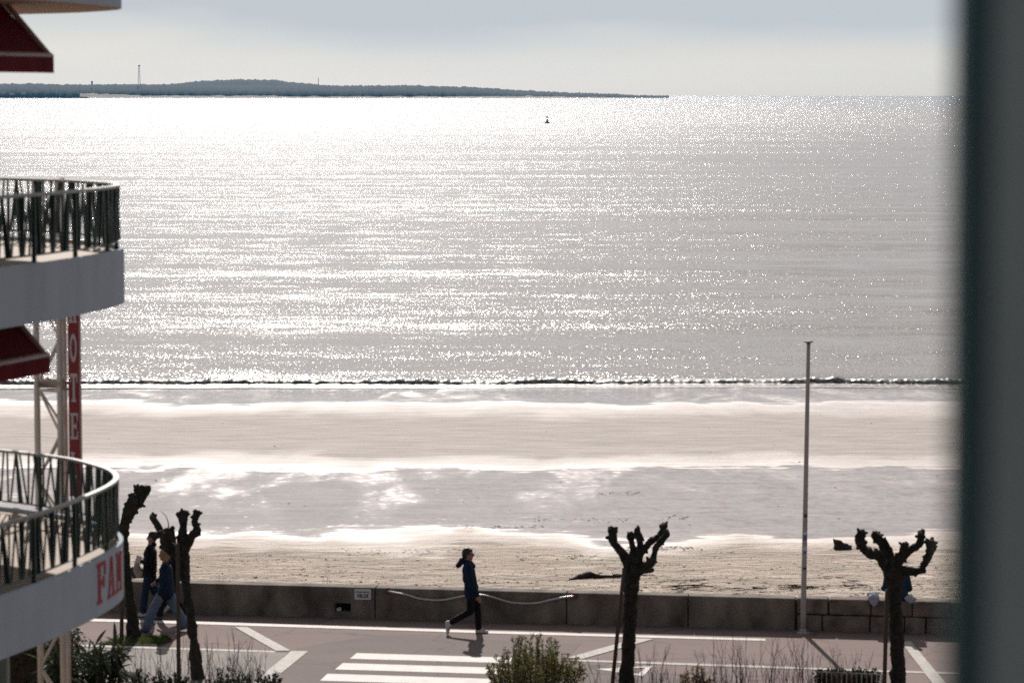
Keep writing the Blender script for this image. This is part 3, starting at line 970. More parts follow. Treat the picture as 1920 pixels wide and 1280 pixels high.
T1 = pol_tree(57.3, (220, 900), 3.37,
    [(100, 1010, 100), (97, 930, 84), (85, 800, 66), (72, 680, 56), (58, 540, 54), (46, 400, 54), (40, 300, 58)],
    [([(42, 330), (52, 250), (75, 175), (100, 125)], 34, 28, -0.1),
     ([(70, 240), (105, 175), (140, 140), (135, 60)], 30, 26, 0.1),
     ([(100, 175), (145, 140), (180, 60)], 26, 24, 0.2),
     ([(40, 330), (-10, 290), (-60, 230), (-90, 150), (-80, 60)], 34, 24, -0.1),
     ([(38, 340), (-40, 330), (-110, 300), (-140, 240)], 30, 22, 0.2)],
    'dark leaning pollarded tree on the grass patch, half hidden by the lower balcony', seed=11)
stake((1170, 1065), (1147, 1290), 52.35, 'wooden stake leaning on the tree beside the leafy green bush')
stake((1663, 1105), (1658, 1290), 51.6, 'wooden stake beside the wide-limbed tree nearest the right edge', 0.075)
stake((333, 1018), (335, 1255), 52.95, 'pale wooden stake up the left of the mottled tree before the group', 0.072)
stake((229, 1060), (228, 1208), 57.1, 'dark wooden stake on the grass patch left of the leaning tree', 0.075)
# straps
for (x, y, D, r, par, hh) in ((1184, 1095, 52.6, 0.142, T3, 0.03), (346, 1085, 53.2, 0.105, T2, 0.025)):
    q = pp(x, y, D)
    mb = MB(); mb.tube([q - Vector((0, 0, hh)), q + Vector((0, 0, hh))], [r, r], 16)
    part('strap', mb, M['strap'], par)

# ------------------------------------------------------------------ the hotel, left
OUT = [(-7.2, 22.2), (-6.0, 25.9), (-5.35, 28.0), (-4.99, 29.25), (-4.67, 30.3), (-4.39, 31.6), (-4.275, 32.45), (-4.29, 33.1), (-4.46, 33.75), (-4.77, 34.35), (-5.10, 34.85), (-5.62, 35.35), (-6.15, 35.75), (-7.2, 36.4), (-9.5, 37.4)]
OUTL = smooth_line([Vector((x, y, 0)) for x, y in OUT], 8)
ARC = [0.0]
for i in range(1, len(OUTL)):
    ARC.append(ARC[-1] + (OUTL[i] - OUTL[i - 1]).length)
def at_arc(s, off=0.0):             # point and outward normal at arc length s
    s = max(0, min(ARC[-1] - 1e-4, s))
    i = max(0, min(len(ARC) - 2, int(np.searchsorted(ARC, s)) - 1))
    t = (s - ARC[i]) / max(1e-9, ARC[i + 1] - ARC[i])
    p = OUTL[i].lerp(OUTL[i + 1], t)
    a, b = OUTL[max(i - 1, 0)], OUTL[min(i + 2, len(OUTL) - 1)]
    d = (b - a).normalized()
    nrm = Vector((d.y, -d.x, 0))
    return p + nrm * off, nrm, d
hotel = thing('hotel_building', (-8, 30, 0), 'hotel with round-ended white balconies and dark green railings at the left', 'hotel')
# body of the hotel, out of frame to the left
mb = MB()
body = [Vector(p) for p in ((-9.1, 22.5, 0), (-6.75, 30.4, 0), (-6.75, 33.2, 0), (-7.9, 34.4, 0), (-16, 36, 0), (-16, 22.5, 0))]
mb.extrude(body, (0, 0, 16))
part('wall', mb, M['building'], hotel)
INNER = [(-9.0, 36.6), (-7.3, 33.9), (-6.7, 32.9), (-6.7, 30.3), (-8.2, 25.5), (-8.9, 22.3)]
def slab(z0, z1, soff='plaster'):
    bot = [Vector((p.x, p.y, z0)) for p in OUTL] + [Vector((x, y, z0)) for x, y in INNER]
    n = len(bot)
    mb = MB()
    # curb: fascia goes up 4 cm proud of the floor
    k = len(OUTL)
    off = [at_arc(ARC[i], -0.05)[0] for i in range(k)]
    top_o = [Vector((p.x, p.y, z1)) for p in OUTL]
    top_i = [Vector((p.x, p.y, z1)) for p in off]
    vs = [Vector((p.x, p.y, z0)) for p in OUTL] + top_o + top_i + [Vector((p.x, p.y, z1 - 0.05)) for p in off]
    fs = []
    for i in range(k - 1):
        fs += [(i, i + 1, k + i + 1, k + i), (k + i, k + i + 1, 2 * k + i + 1, 2 * k + i), (2 * k + i, 2 * k + i + 1, 3 * k + i + 1, 3 * k + i)]
    mb.add(vs, fs)
    mb.add(bot, [tuple(range(n))[::-1]], 1)
    s = part('balcony', mb, [M['plaster'], M[soff]], hotel)
    mb = MB()
    fl = [Vector((p.x, p.y, z1 - 0.05)) for p in off] + [Vector((x, y, z1 - 0.05)) for x, y in INNER]
    mb.add(fl, [tuple(range(len(fl)))])
    part('floor', mb, M['tile_floor'], s)
    return s
Z_LOW, Z_MID, Z_TOP = 5.58, 8.80, 12.02
b_low = slab(Z_LOW - 0.63, Z_LOW)
b_mid = slab(Z_MID - 0.60, Z_MID)
b_top = slab(Z_TOP - 0.60, Z_TOP, 'soffit')
def arc_at_px(px, z, lo, hi):
    best = None
    for i in range(400):
        s = lo + (hi - lo) * i / 399
        p, _, _ = at_arc(s)
        x = 960 + F * p.x / (p.y * CP + (CAMZ - z) * SP)
        if best is None or abs(x - px) < best[0]: best = (abs(x - px), s)
    return best[1]
def near_y(y):
    return min(range(len(OUTL)), key=lambda i: abs(OUTL[i].y - y) + (0 if i < len(OUTL) * 0.6 else 9))
S29 = ARC[near_y(27.5)]
S_END = ARC[-1]
BALS = {}
def railing(z, seed):
    rnd = random.Random(seed)
    H = 0.68
    s0, s1 = S29, S_END - 3.0
    N = 120
    line = [at_arc(s0 + (s1 - s0) * i / N, -0.07) for i in range(N + 1)]
    mb = MB()
    for zz_, hw, hh in ((z + H, 0.028, 0.016),):
        vs = []
        for p, nn, d in line:
            for (a, b) in ((-hw, -hh), (hw, -hh), (hw, hh), (-hw, hh)):
                vs.append(Vector((p.x, p.y, zz_ + b)) + nn * a)
        mb.add(vs, [(4 * i + q, 4 * i + (q + 1) % 4, 4 * i + 4 + (q + 1) % 4, 4 * i + 4 + q) for i in range(N) for q in range(4)])
    top = part('railing', mb, M['rail_top'], hotel)
    mb = MB()
    mb.tube([Vector((p.x, p.y, z + 0.075)) for p, _, _ in line], 0.011, 6)
    part('bottom_rail', mb, M['rail'], top)
    s = s0 + 0.03
    k = 0
    pat = [0.0, 0.055, -0.05, 0.0, 0.06, 0.03, -0.055, 0.0, -0.03, 0.05, -0.06]
    while s < s1:
        p, nn, d = at_arc(s, -0.07)
        tilt = pat[k % len(pat)] + rnd.uniform(-0.008, 0.008)
        wide = (k % 4 == 1) or (32.0 < p.y < 33.9 and nn.x > 0.55 and k % 2 == 0)
        wt, wb = (0.062, 0.03) if wide else (0.018, 0.018)
        if k % 8 == 5: wt, wb = 0.03, 0.066
        th = 0.008 if not wide else 0.009
        mb = MB()
        a = Vector((p.x, p.y, z + 0.08)) - d * tilt
        b = Vector((p.x, p.y, z + H - 0.012)) + d * tilt
        vs = [a - nn * wb / 2 - d * th, a + nn * wb / 2 - d * th, a + nn * wb / 2 + d * th, a - nn * wb / 2 + d * th,
              b - nn * wt / 2 - d * th, b + nn * wt / 2 - d * th, b + nn * wt / 2 + d * th, b - nn * wt / 2 + d * th]
        mb.add(vs, [(3, 2, 1, 0), (4, 5, 6, 7), (0, 1, 5, 4), (1, 2, 6, 5), (2, 3, 7, 6), (3, 0, 4, 7)])
        part('baluster', mb, M['rail'], top)
        s += 0.092
        k += 1
    s = s0 + 0.35
    while s < s1:
        p, nn, d = at_arc(s, -0.07)
        mb = MB()
        Mr = Matrix(((nn.x, d.x, 0), (nn.y, d.y, 0), (0, 0, 1)))
        mb.box((p.x, p.y, z + H / 2 - 0.03), (0.045, 0.022, H + 0.03), Mr)
        part('post', mb, M['rail'], top)
        s += 1.12
    return top
r_low = railing(Z_LOW, 1)
r_mid = railing(Z_MID, 2)
LOWER_SHIFT = Vector((-0.045, 0, -0.025))

# red letters: slab serif strokes as boxes (u0,u1,v0,v1) or slanted quads
def ring(n=28, ro=0.5, ri=(0.24, 0.33)):
    out = []
    for i in range(n):
        a, b = 2 * PI * i / n, 2 * PI * (i + 1) / n
        out.append([(0.5 + 0.46 * math.cos(a), 0.5 + 0.5 * math.sin(a)), (0.5 + 0.46 * math.cos(b), 0.5 + 0.5 * math.sin(b)),
                    (0.5 + ri[0] * math.cos(b), 0.5 + ri[1] * math.sin(b)), (0.5 + ri[0] * math.cos(a), 0.5 + ri[1] * math.sin(a))])
    return out
R_ = lambda a, b, c, d: [(a, c), (b, c), (b, d), (a, d)]
GLY = {
 'H': [R_(.10, .38, .09, .91), R_(.62, .90, .09, .91), R_(.38, .62, .43, .57), R_(0, .46, 0, .09), R_(.54, 1, 0, .09), R_(0, .46, .91, 1), R_(.54, 1, .91, 1)],
 'O': ring(),
 'T': [R_(.36, .64, .09, .88), R_(0, 1, .88, 1), R_(0, .14, .68, .88), R_(.86, 1, .68, .88), R_(.2, .8, 0, .09)],
 'E': [R_(.12, .42, .1, .9), R_(0, 1, .9, 1), R_(0, 1, 0, .1), R_(.42, .72, .44, .56), R_(.86, 1, .70, .9), R_(.86, 1, .1, .30), R_(.72, .84, .36, .64)],
 'L': [R_(.12, .42, .1, .91), R_(0, .54, .91, 1), R_(0, 1, 0, .1), R_(.84, 1, .1, .36)],
 'F': [R_(.12, .42, .08, .9), R_(0, 1, .9, 1), R_(0, .56, 0, .08), R_(.42, .72, .44, .56), R_(.86, 1, .66, .9), R_(.72, .84, .36, .64)],
 'A': [[(.08, .08), (.28, .08), (.52, 1.0), (.38, 1.0)], [(.66, .08), (.94, .08), (.66, 1.0), (.52, 1.0)], R_(.30, .72, .30, .40), R_(-.02, .36, 0, .08), R_(.58, 1.02, 0, .08)],
 'M': [R_(.08, .26, .08, .92), R_(.72, .96, .08, .92), [(.26, .92), (.40, .92), (.56, .25), (.46, .25)], [(.58, .92), (.72, .92), (.56, .25), (.50, .25)], R_(-.02, .36, 0, .08), R_(.62, 1.04, 0, .08), R_(-.02, .30, .92, 1), R_(.70, 1.04, .92, 1)],
}
def glyph(ch, fn, depth=0.012):
    """fn(u, v, w) -> world; w is the height off the surface"""
    mb = MB()
    for i, q in enumerate(GLY[ch]):
        w = depth + 0.0006 * (i % 9) if ch != 'O' else depth
        a = [fn(u, v, -0.002) for u, v in q]
        b = [fn(u, v, w) for u, v in q]
        n = len(q)
        mb.add(a + b, [tuple(range(n, 2 * n)), tuple(range(n))[::-1]] + [(j, (j + 1) % n, n + (j + 1) % n, n + j) for j in range(n)])
    return mb
sF = arc_at_px(189, 5.3, S29, ARC[len(OUTL) // 2 + 6])
LW, LP = 0.30, 0.385
for i, ch in enumerate('FAM'):
    def fn(u, v, w, i=i):
        p, nn, d = at_arc(sF + i * LP + u * LW, w)
        return Vector((p.x, p.y, Z_LOW - 0.50 + v * 0.44))
    part('letter', glyph(ch, fn, 0.008), M['red_letter'], b_low)

for o in (b_low, r_low):
    o.location += LOWER_SHIFT

# awnings under the two upper slabs
def awning(zt, zb, dx=0.0):
    d = Vector((0.30, 0.954, 0)).normalized()       # along the front bar, away from the camera
    nn = Vector((d.y, -d.x, 0))
    E = Vector((-4.83 + dx, 31.35, zb))                  # far end of the front bar
    run = 1.35
    slope = (zt - zb)
    L = 5.5
    back = lambda p, t: p - nn * (run * t) + Vector((0, 0, slope * t))
    mb = MB()
    th = 0.006
    nrm = (nn * slope + Vector((0, 0, run))).normalized()
    rows, cols = 6, 24
    def pt(i, j, o):
        q = back(E - d * (L * j / cols), i / rows)
        sag = -0.03 * math.sin(PI * i / rows)
        return q + nrm * (o + sag)
    for o, flip in ((0, True), (th, False)):
        vs = [pt(i, j, o) for i in range(rows + 1) for j in range(cols + 1)]
        fs = [(i * (cols + 1) + j, i * (cols + 1) + j + 1, (i + 1) * (cols + 1) + j + 1, (i + 1) * (cols + 1) + j) for i in range(rows) for j in range(cols)]
        mb.add(vs, [f[::-1] if flip else f for f in fs])
    a = part('awning', mb, M['awning'], hotel)
    mb = MB()
    mb.tube([E + d * 0.03, E - d * L], 0.048, 10)
    part('front_bar', mb, M['awning_bar'], a, smooth=True)
    mb = MB()
    N = 40
    vs = []
    for j in range(N + 1):
        q = E - d * (L * j / N) + nn * (0.05 + 0.006 * math.sin(j * 1.9))
        for zz_ in (0.0, -0.09, -0.15):
            vs.append(q + Vector((0, 0, zz_)))
    mb.add(vs, [(3 * j + r, 3 * j + r + 1, 3 * j + r + 4, 3 * j + r + 3) for j in range(N) for r in range(2)])
    v_ = part('valance', mb, M['awning'], a)
    sol = v_.modifiers.new('thick', 'SOLIDIFY'); sol.thickness = 0.006
    mb = MB()
    q0, q1 = E + nn * 0.053 + Vector((0, 0, -0.155)), E - d * L + nn * 0.053 + Vector((0, 0, -0.155))
    mb.tube([q0, q1], 0.010, 6)
    part('valance_trim', mb, M['awning_trim'], a)
    mb = MB()      # closing strip of the far end: hem and side arm, sunlit tone painted in
    e0 = [back(E + d * 0.012, t) + nrm * 0.012 for t in (0, 0.5, 1.0)]
    mb.tube(e0, [0.032, 0.03, 0.03], 8)
    part('side_hem', mb, M['awning_bar'], a)
    mb = MB()
    mb.tube([back(E - d * 0.12, t) - nrm * 0.05 for t in (0, 0.55, 1.0)], 0.018, 8)
    part('folding_arm', mb, M['mast'], a)
    mb = MB(); mb.box(E + d * 0.045 + Vector((0, 0, -0.07)), (0.06, 0.03, 0.19), Matrix(((nn.x, d.x, 0), (nn.y, d.y, 0), (0, 0, 1))))
    part('end_cap', mb, M['awning_trim'], a)
awning(12.36, 10.87)
awning(9.20, 7.74, -0.08)

# pale pillar at the foot of the hotel
mb = MB()
q = pp(3, 1260, 33.5)
mb.bevbox((q.x - 0.02, q.y, 2.3), (0.2, 0.2, 4.6), 0.02)
part('pillar', mb, M['pillar'], hotel)

# ------------------------------------------------------------------ lattice tower with the HOTEL sign
TY = 39.0
tw_top = pp(110, 334, TY).z
tb = pp(100, 1300, TY)
tower = thing('sign_tower', (tb.x, TY, 0), 'white lattice tower with a vertical red HOTEL sign behind the balconies', 'sign tower')
legs = [pp(69, 700, TY - 0.1), pp(112, 700, TY - 0.28), pp(121, 700, TY + 0.22)]
for q, r in zip(legs, (0.041, 0.041, 0.036)):
    mb = MB(); mb.tube([(q.x, q.y, 0), (q.x, q.y, tw_top)], r, 12)
    part('leg', mb, M['tower'], tower, smooth=True)
zc = 0.5
k = 0
step = 0.62
while zc + step < tw_top:
    for (i, j) in ((0, 1), (1, 2), (0, 2)):
        a, b = legs[i], legs[j]
        if k % 2: a, b = b, a
        mb = MB(); mb.tube([(a.x, a.y, zc), (b.x, b.y, zc + step)], 0.018, 6)
        part('brace', mb, M['tower'], tower)
    zc += step
    k += 1
# cross arm with the tube that carries the sign
za = pp(90, 715, TY).z
mb = MB(); mb.cap((legs[0].x + 0.06, TY - 0.16, za), (legs[1].x + 0.02, TY - 0.26, za), 0.07, 0.07)
part('floodlight', mb, M['sign_side'], tower, smooth=True)
mb = MB(); mb.tube([(legs[0].x, TY - 0.1, za - 0.1), (legs[1].x, TY - 0.28, za - 0.1)], 0.018, 8)
part('cross_bar', mb, M['tower'], tower)
sx0, sx1 = pp(127.5, 700, TY - 0.3).x, pp(148.5, 700, TY - 0.3).x
sz0, sz1 = pp(138, 930, TY - 0.3).z, pp(138, 530, TY - 0.3).z
mb = MB(); mb.bevbox(((sx0 + sx1) / 2, TY - 0.2, (sz0 + sz1) / 2), (sx1 - sx0, 0.2, sz1 - sz0), 0.008)
sp_ = part('sign_panel', mb, M['sign_red'], tower)
for ch, y0, y1 in (('H', 547, 605), ('O', 625, 679), ('T', 700, 753), ('E', 774, 823), ('L', 847, 896)):
    zt, zb = pp(138, y0, TY - 0.3).z, pp(138, y1, TY - 0.3).z
    w = (sx1 - sx0) * 0.68
    cx = (sx0 + sx1) / 2
    fn = lambda u, v, d, zt=zt, zb=zb: Vector((cx + (u - 0.5) * w, TY - 0.3 - d, zb + v * (zt - zb)))
    part('letter', glyph(ch, fn, 0.006), M['letter_white'], sp_)
for zz_ in (sz0 + 0.3, (sz0 + sz1) / 2, sz1 - 0.3):
    mb = MB(); mb.tube([(legs[1].x, legs[1].y, zz_), (sx0 + 0.02, TY - 0.2, zz_)], 0.015, 6)
    part('sign_bracket', mb, M['tower'], tower)

# ------------------------------------------------------------------ window post close to the lens, right
PY = 2.75
xa = pp(1790, 640, PY).x
wp = thing('window_post', (xa + 0.1, PY, 0), 'dark green-grey window post, close and blurred down the right edge', 'post')
mb = MB(); mb.bevbox((xa + 0.014, PY + 0.02, 6.6), (0.028, 0.06, 13.2), 0.004)
part('shaded_edge', mb, M['post_edge'], wp)  # dark teal strip, the edge's weaker light put into its colour
mb = MB(); mb.bevbox((xa + 0.149, PY + 0.028, 6.6), (0.24, 0.06, 13.2), 0.006)
part('face_board', mb, M['post_face'], wp)

# ------------------------------------------------------------------ planting along the bottom of the picture
def leaf_quad(mb, p, d, up, L, w):
    s = d.cross(up)
    s = s.normalized() if s.length > 1e-5 else d.orthogonal().normalized()
    m = p + d * (L * 0.5) + up * (w * 0.25)
    mb.add([p, m + s * w / 2, p + d * L, m - s * w / 2], [(0, 1, 2, 3)])
def rvec(r): return Vector((r.gauss(0, 1), r.gauss(0, 1), r.gauss(0, 1))).normalized()
def leafy_bush(name, base, R, H, nst, lpers, L, mat, label, cat, seed, group=None, up=0.75, twig='twig', lmin=0.3):
    r = random.Random(seed)
    root = thing(name, base, label, cat, group)
    st, lf = MB(), MB()
    for i in range(nst):
        a = r.uniform(0, 2 * PI)
        rr = math.sqrt(r.random())
        foot = base + Vector((math.cos(a), math.sin(a), 0)) * R * 0.45 * rr
        foot.z = base.z - 0.02
        tip = base + Vector((math.cos(a) * R * rr * r.uniform(0.8, 1.25), math.sin(a) * R * rr * r.uniform(0.8, 1.25), H * (1.05 - 0.5 * rr ** 2) * r.uniform(0.7, 1.08)))
        mid = foot.lerp(tip, 0.5) + Vector((math.cos(a), math.sin(a), 0)) * R * 0.12 + rvec(r) * 0.04
        q = smooth_line([foot, mid, tip], 5)
        st.tube(q, [0.009 - 0.006 * k / (len(q) - 1) for k in range(len(q))], 4, cap=False)
        for k in range(lpers):
            t = lmin + (1 - lmin) * r.random() ** 0.8
            j = min(len(q) - 2, int(t * (len(q) - 1)))
            p = q[j].lerp(q[j + 1], r.random())
            ax = (q[j + 1] - q[j]).normalized()
            d = (ax * up + rvec(r) * 0.75).normalized()
            p = p + rvec(r) * 0.02
            leaf_quad(lf, p, d, rvec(r), L * r.uniform(0.6, 1.25), L * 0.42)
    part('stems', st, M[twig], root, kind='stuff')
    part('foliage', lf, M[mat], root, kind='stuff')
    return root
g1 = gp(1004, 1322)
leafy_bush('green_bush', g1, 0.82, 1.13, 165, 56, 0.058, 'leaf', 'leafy green bush left of the thick forked tree', 'bush', 21)
g2 = gp(1306, 1330)
leafy_bush('small_bush', g2, 0.40, 0.72, 46, 36, 0.055, 'leaf_brown', 'small brownish-green bush among the bare twigs', 'bush', 22)
g3 = gp(400, 1345)
leafy_bush('dark_bush', g3 + Vector((0.45, 0, 0)), 0.85, 0.80, 110, 50, 0.06, 'leaf_dark', 'low dark bush at the foot of the mottled tree', 'bush', 23, up=0.9)
g3 = gp(285, 1345)
leafy_bush('dark_bush', g3, 0.85, 0.76, 110, 50, 0.06, 'leaf_dark', 'low dark bush between drooping shrub and mottled tree', 'bush', 24, up=0.9)

def bare_shrub(base, R, H, n, label, seed, th=0.006):
    r = random.Random(seed)
    root = thing('bare_shrub', base, label, 'shrub', 'leafless shrubs in front of the promenade')
    mb = MB()
    for i in range(n):
        a = r.uniform(0, 2 * PI)
        foot = base + Vector((math.cos(a), math.sin(a), 0)) * R * math.sqrt(r.random())
        foot.z = -0.02
        h = H * r.uniform(0.45, 1.05)
        lean = Vector((r.gauss(0, 0.10), r.gauss(0, 0.08), 0))
        q = [foot]
        for k in range(1, 6):
            q.append(foot + Vector((0, 0, h * k / 5)) + lean * (k / 5) ** 1.4 * h * 1.3 + Vector((r.gauss(0, 0.012), r.gauss(0, 0.012), 0)))
        mb.tube(q, [th * (1 - 0.13 * k) for k in range(6)], 5, cap=False)
        for _ in range(r.randint(1, 4)):
            k = r.randint(2, 4)
            p = q[k]
            dirv = Vector((r.gauss(0, 0.45), r.gauss(0, 0.45), 1)).normalized()
            l_ = h * r.uniform(0.12, 0.34)
            mb.tube([p, p + dirv * l_ * 0.5, p + dirv * l_ + Vector((0, 0, l_ * 0.1))], [th * 0.55, th * 0.42, th * 0.25], 4, cap=False)
    part('twigs', mb, M['twig'], root, kind='stuff')
    return root
for i, (px, R, H, n, lab) in enumerate([
    (1125, 0.30, 1.05, 16, 'sparse bare twigs between the green bush and the thick forked tree'),
    (1235, 0.42, 1.15, 34, 'bare twiggy shrub just right of the thick forked tree'),
    (1370, 0.50, 1.28, 52, 'bare twiggy shrub rising behind the brownish-green bush'),
    (1480, 0.50, 1.38, 60, 'tallest and densest bare twiggy shrub, left of the white metal guard'),
    (1590, 0.42, 1.22, 34, 'bare twigs standing up behind the white metal guard'),
    (405, 0.65, 1.22, 60, 'bare twigs rising right of the mottled tree'),
    (290, 0.55, 1.10, 40, 'bare twigs rising left of the mottled tree'),
    (470, 0.35, 0.95, 26, 'bare twigs reaching over the painted chevron point'),
    (1740, 0.30, 0.62, 12, 'few low bare twigs right of the wide-limbed tree')]):
    bare_shrub(gp(px, 1318 + (px - 400) * 0.02), R, H, n, lab, 40 + i)

# long-leaved drooping shrub by the tower
def drooping_shrub(base, label, nst, seed, H=1.9, R=0.8):
    r = random.Random(seed)
    root = thing('drooping_shrub', base, label, 'shrub')
    mb = MB()
    prof = [(0, 0.0), (0.2, 0.85), (0.5, 1.0), (0.8, 0.6), (1.0, 0.0)]
    vs = []
    for t, w in prof:
        z = -0.10 * t * t
        vs += [(t, -0.5 * w, z + 0.05 * w), (t, 0, z), (t, 0.5 * w, z + 0.05 * w)]
    mb.add(vs, [(3 * i + j, 3 * i + j + 1, 3 * i + j + 4, 3 * i + j + 3) for i in range(4) for j in range(2)])
    me = bpy.data.meshes.new('leaf')
    me.from_pydata(mb.v, [], mb.f); me.materials.append(M['leaf_dark'])
    me2 = me.copy(); me2.materials.clear(); me2.materials.append(M['leaf'])
    st = MB()
    big = MB()
    count = 0
    for i in range(nst):
        a = r.uniform(0, 2 * PI)
        foot = base + Vector((math.cos(a), math.sin(a), 0)) * 0.12
        h = H * r.uniform(0.55, 1.0)
        tip = base + Vector((math.cos(a), math.sin(a), 0)) * R * r.uniform(0.35, 1.0) + Vector((0, 0, h))
        mid = foot.lerp(tip, 0.55) + Vector((0, 0, 0.22 * h))
        q = smooth_line([foot, mid, tip], 6)
        st.tube(q, [0.014 - 0.008 * k / (len(q) - 1) for k in range(len(q))], 5, cap=False)
        for k in range(34):
            t = 0.2 + 0.8 * r.random()
            j = min(len(q) - 2, int(t * (len(q) - 1)))
            p = q[j].lerp(q[j + 1], r.random())
            d = ((q[j + 1] - q[j]).normalized() * 0.5 + rvec(r) * 0.7 + Vector((0, 0, -0.45))).normalized()
            side = d.cross(Vector((0, 0, 1)) + rvec(r) * 0.3).normalized()
            upv = side.cross(d)
            L_ = r.uniform(0.26, 0.46)
            w = L_ * r.uniform(0.11, 0.16)
            Mx = Matrix(((d.x * L_, side.x * w, upv.x * L_, p.x), (d.y * L_, side.y * w, upv.y * L_, p.y), (d.z * L_, side.z * w, upv.z * L_, p.z), (0, 0, 0, 1)))
            if count < 295 and a > PI * 0.85:
                count += 1
                o = bpy.data.objects.new('leaf', me2 if r.random() < 0.14 else me)
                link(o, root)
                o.matrix_local = Matrix.Translation(-ORG[root.name]) @ Mx
            else:
                big.add([Mx @ Vector(v) for v in mb.v], mb.f)
    part('stems', st, M['twig'], root, kind='stuff')
    part('foliage', big, M['leaf_dark'], root, kind='stuff')
    return root
drooping_shrub(Vector((pp(165, 1300, 46).x, 46, 0)), 'dark shrub with long drooping leaves beside the lattice tower', 30, 61, 2.05, 0.70)

# clipped dark hedge behind the tower foot
def hedge(c, size, n, seed, label, name='hedge'):
    r = random.Random(seed)
    root = thing(name, (c.x, c.y, 0), label, 'hedge')
    mb = MB()
    mb.bevbox((c.x, c.y, size[2] * 0.47), (size[0] * 0.86, size[1] * 0.86, size[2] * 0.92), 0.08, None, 0.03)
    part('core', mb, M['soil'], root)
    mb = MB()
    for i in range(n):
        p = Vector((c.x + r.uniform(-.5, .5) * size[0], c.y + r.uniform(-.5, .5) * size[1], r.random() * size[2]))
        f = r.randint(0, 2)
        if f == 0: p.z = size[2] * r.uniform(0.9, 1.05)
        elif f == 1: p.y = c.y - size[1] * 0.5 * r.uniform(0.85, 1.06)
        else: p.x = c.x + random.choice((-1, 1)) * size[0] * 0.5 * r.uniform(0.85, 1.06)
        leaf_quad(mb, p, rvec(r), rvec(r), 0.075, 0.04)
    part('foliage', mb, M['leaf_dark'], root, kind='stuff')
    return root
c = pp(75, 1300, 48.2); hedge(Vector((c.x - 0.35, 48.2, 0)), (2.0, 0.9, 1.75), 2600, 71, 'dark clipped hedge behind the foot of the lattice tower')
# low guard of upright white bars with dark planting behind it
gl, gr = gp(1531, 1292), gp(1653, 1296)
gd = thing('metal_guard', gl.lerp(gr, 0.5), 'low white metal guard of upright bars at the bottom right', 'guard rail')
topz = pp(1590, 1258.5, gl.y).z
mb = MB(); mb.tube([Vector((gl.x, gl.y, topz)), Vector((gr.x, gr.y, topz - 0.01))], 0.010, 6)
part('top_rail', mb, M['guard'], gd)
for k in range(14):
    q = gl.lerp(gr, k / 13)
    mb = MB(); mb.tube([(q.x, q.y, 0), (q.x, q.y, topz)], 0.011, 6)
    part('bar', mb, M['guard'], gd)
c = gl.lerp(gr, 0.5) + Vector((0, 0.24, 0))
hedge(c, (1.06, 0.32, topz - 0.03), 900, 72, 'low dark clump of planting right behind the white metal guard', 'low_hedge')

# grass round the leaning tree
def grass_patch():
    r = random.Random(5)
    mb = MB()
    poly = [gp(*p) for p in ((190, 1207), (226, 1194), (312, 1192), (322, 1200), (300, 1209))]
    c = sum(poly, Vector()) / len(poly)
    for i in range(2600):
        k = r.randrange(len(poly))
        a, b = poly[k], poly[(k + 1) % len(poly)]
        u, v = math.sqrt(r.random()), r.random()
        p = c * (1 - u) + a * (u * (1 - v)) + b * (u * v)
        d = Vector((r.gauss(0, .4), r.gauss(0, .4), 1)).normalized()
        s = Vector((r.gauss(0, 1), r.gauss(0, 1), 0)).normalized() * 0.008
        h = r.uniform(0.03, 0.085)
        mb.add([p - s, p + s, p + d * h], [(0, 1, 2)])
    o = part('grass', mb, M['grass'])
    tag(o, 'small patch of green grass at the foot of the leaning tree', None, None, 'stuff')
    sheet('soil_patch', [(190, 1207.5), (226, 1194), (312, 1192), (324, 1200), (300, 1210)], M['soil'], 0.0125)
grass_patch()

# ------------------------------------------------------------------ things on the sand
lg = [sp(1066, 1086), sp(1085, 1083), sp(1105, 1080), sp(1122, 1080.5), sp(1150, 1081), sp(1190, 1080), sp(1222, 1077)]
log = thing('driftwood_log', lg[3], 'long dark driftwood log lying on the sand behind the forked tree', 'driftwood')
mb = MB()
mb.chain([Vector((p.x, p.y, zs(p.x, p.y) + z)) for p, z in zip(lg, (0.0, 0.05, 0.09, 0.035, 0.02, 0.02, 0.10))], [0.02, 0.062, 0.082, 0.052, 0.042, 0.042, 0.06], 10)
mesh_obj('trunk', remesh(mb, 0.02, 1, 0.012, 7), M['wood_drift'], log, smooth=True)
mb = MB()
for a, b in ((3, (0.06, 0.02, 0.07)), (4, (-0.03, 0, 0.07)), (4, (0.15, 0, 0.05))):
    mb.cap(lg[a] + Vector((0, 0, 0.05)), lg[a] + Vector(b) + Vector((0, 0, 0.03)), 0.016, 0.007, 6)
part('snag', mb, M['wood_drift'], log)
def lump(name, px, py, size, label, seed, cat, mat='rock', pieces=5, on_wall=False):
    r = random.Random(seed)
    p = sp(px, py)
    mb = MB()
    for i in range(pieces):
        q = Vector((r.uniform(-.35, .35) * size[0], r.uniform(-.3, .3) * size[1], size[2] * r.uniform(0.15, 0.5)))
        mb.bevbox(p + q, (size[0] * r.uniform(.4, .7), size[1] * r.uniform(.4, .7), size[2] * r.uniform(.5, .9)), 0.04, Matrix.Rotation(r.uniform(0, 3), 3, 'Z') @ Matrix.Rotation(r.uniform(-.5, .5), 3, 'X'))
    o = mesh_obj(name, remesh(mb, 0.025, 1, 0.03, 5), M[mat], None, p, True)
    return tag(o, label, cat)
p = sp(1578, 1029) - Vector((0, 0, 0.05))
mb = MB()
mb.bevbox(p + Vector((-0.10, 0, 0.12)), (0.19, 0.26, 0.31), 0.03, Matrix.Rotation(0.12, 3, 'Y'))
mb.bevbox(p + Vector((0.05, 0, 0.08)), (0.22, 0.28, 0.24), 0.04, Matrix.Rotation(0.25, 3, 'Y'))
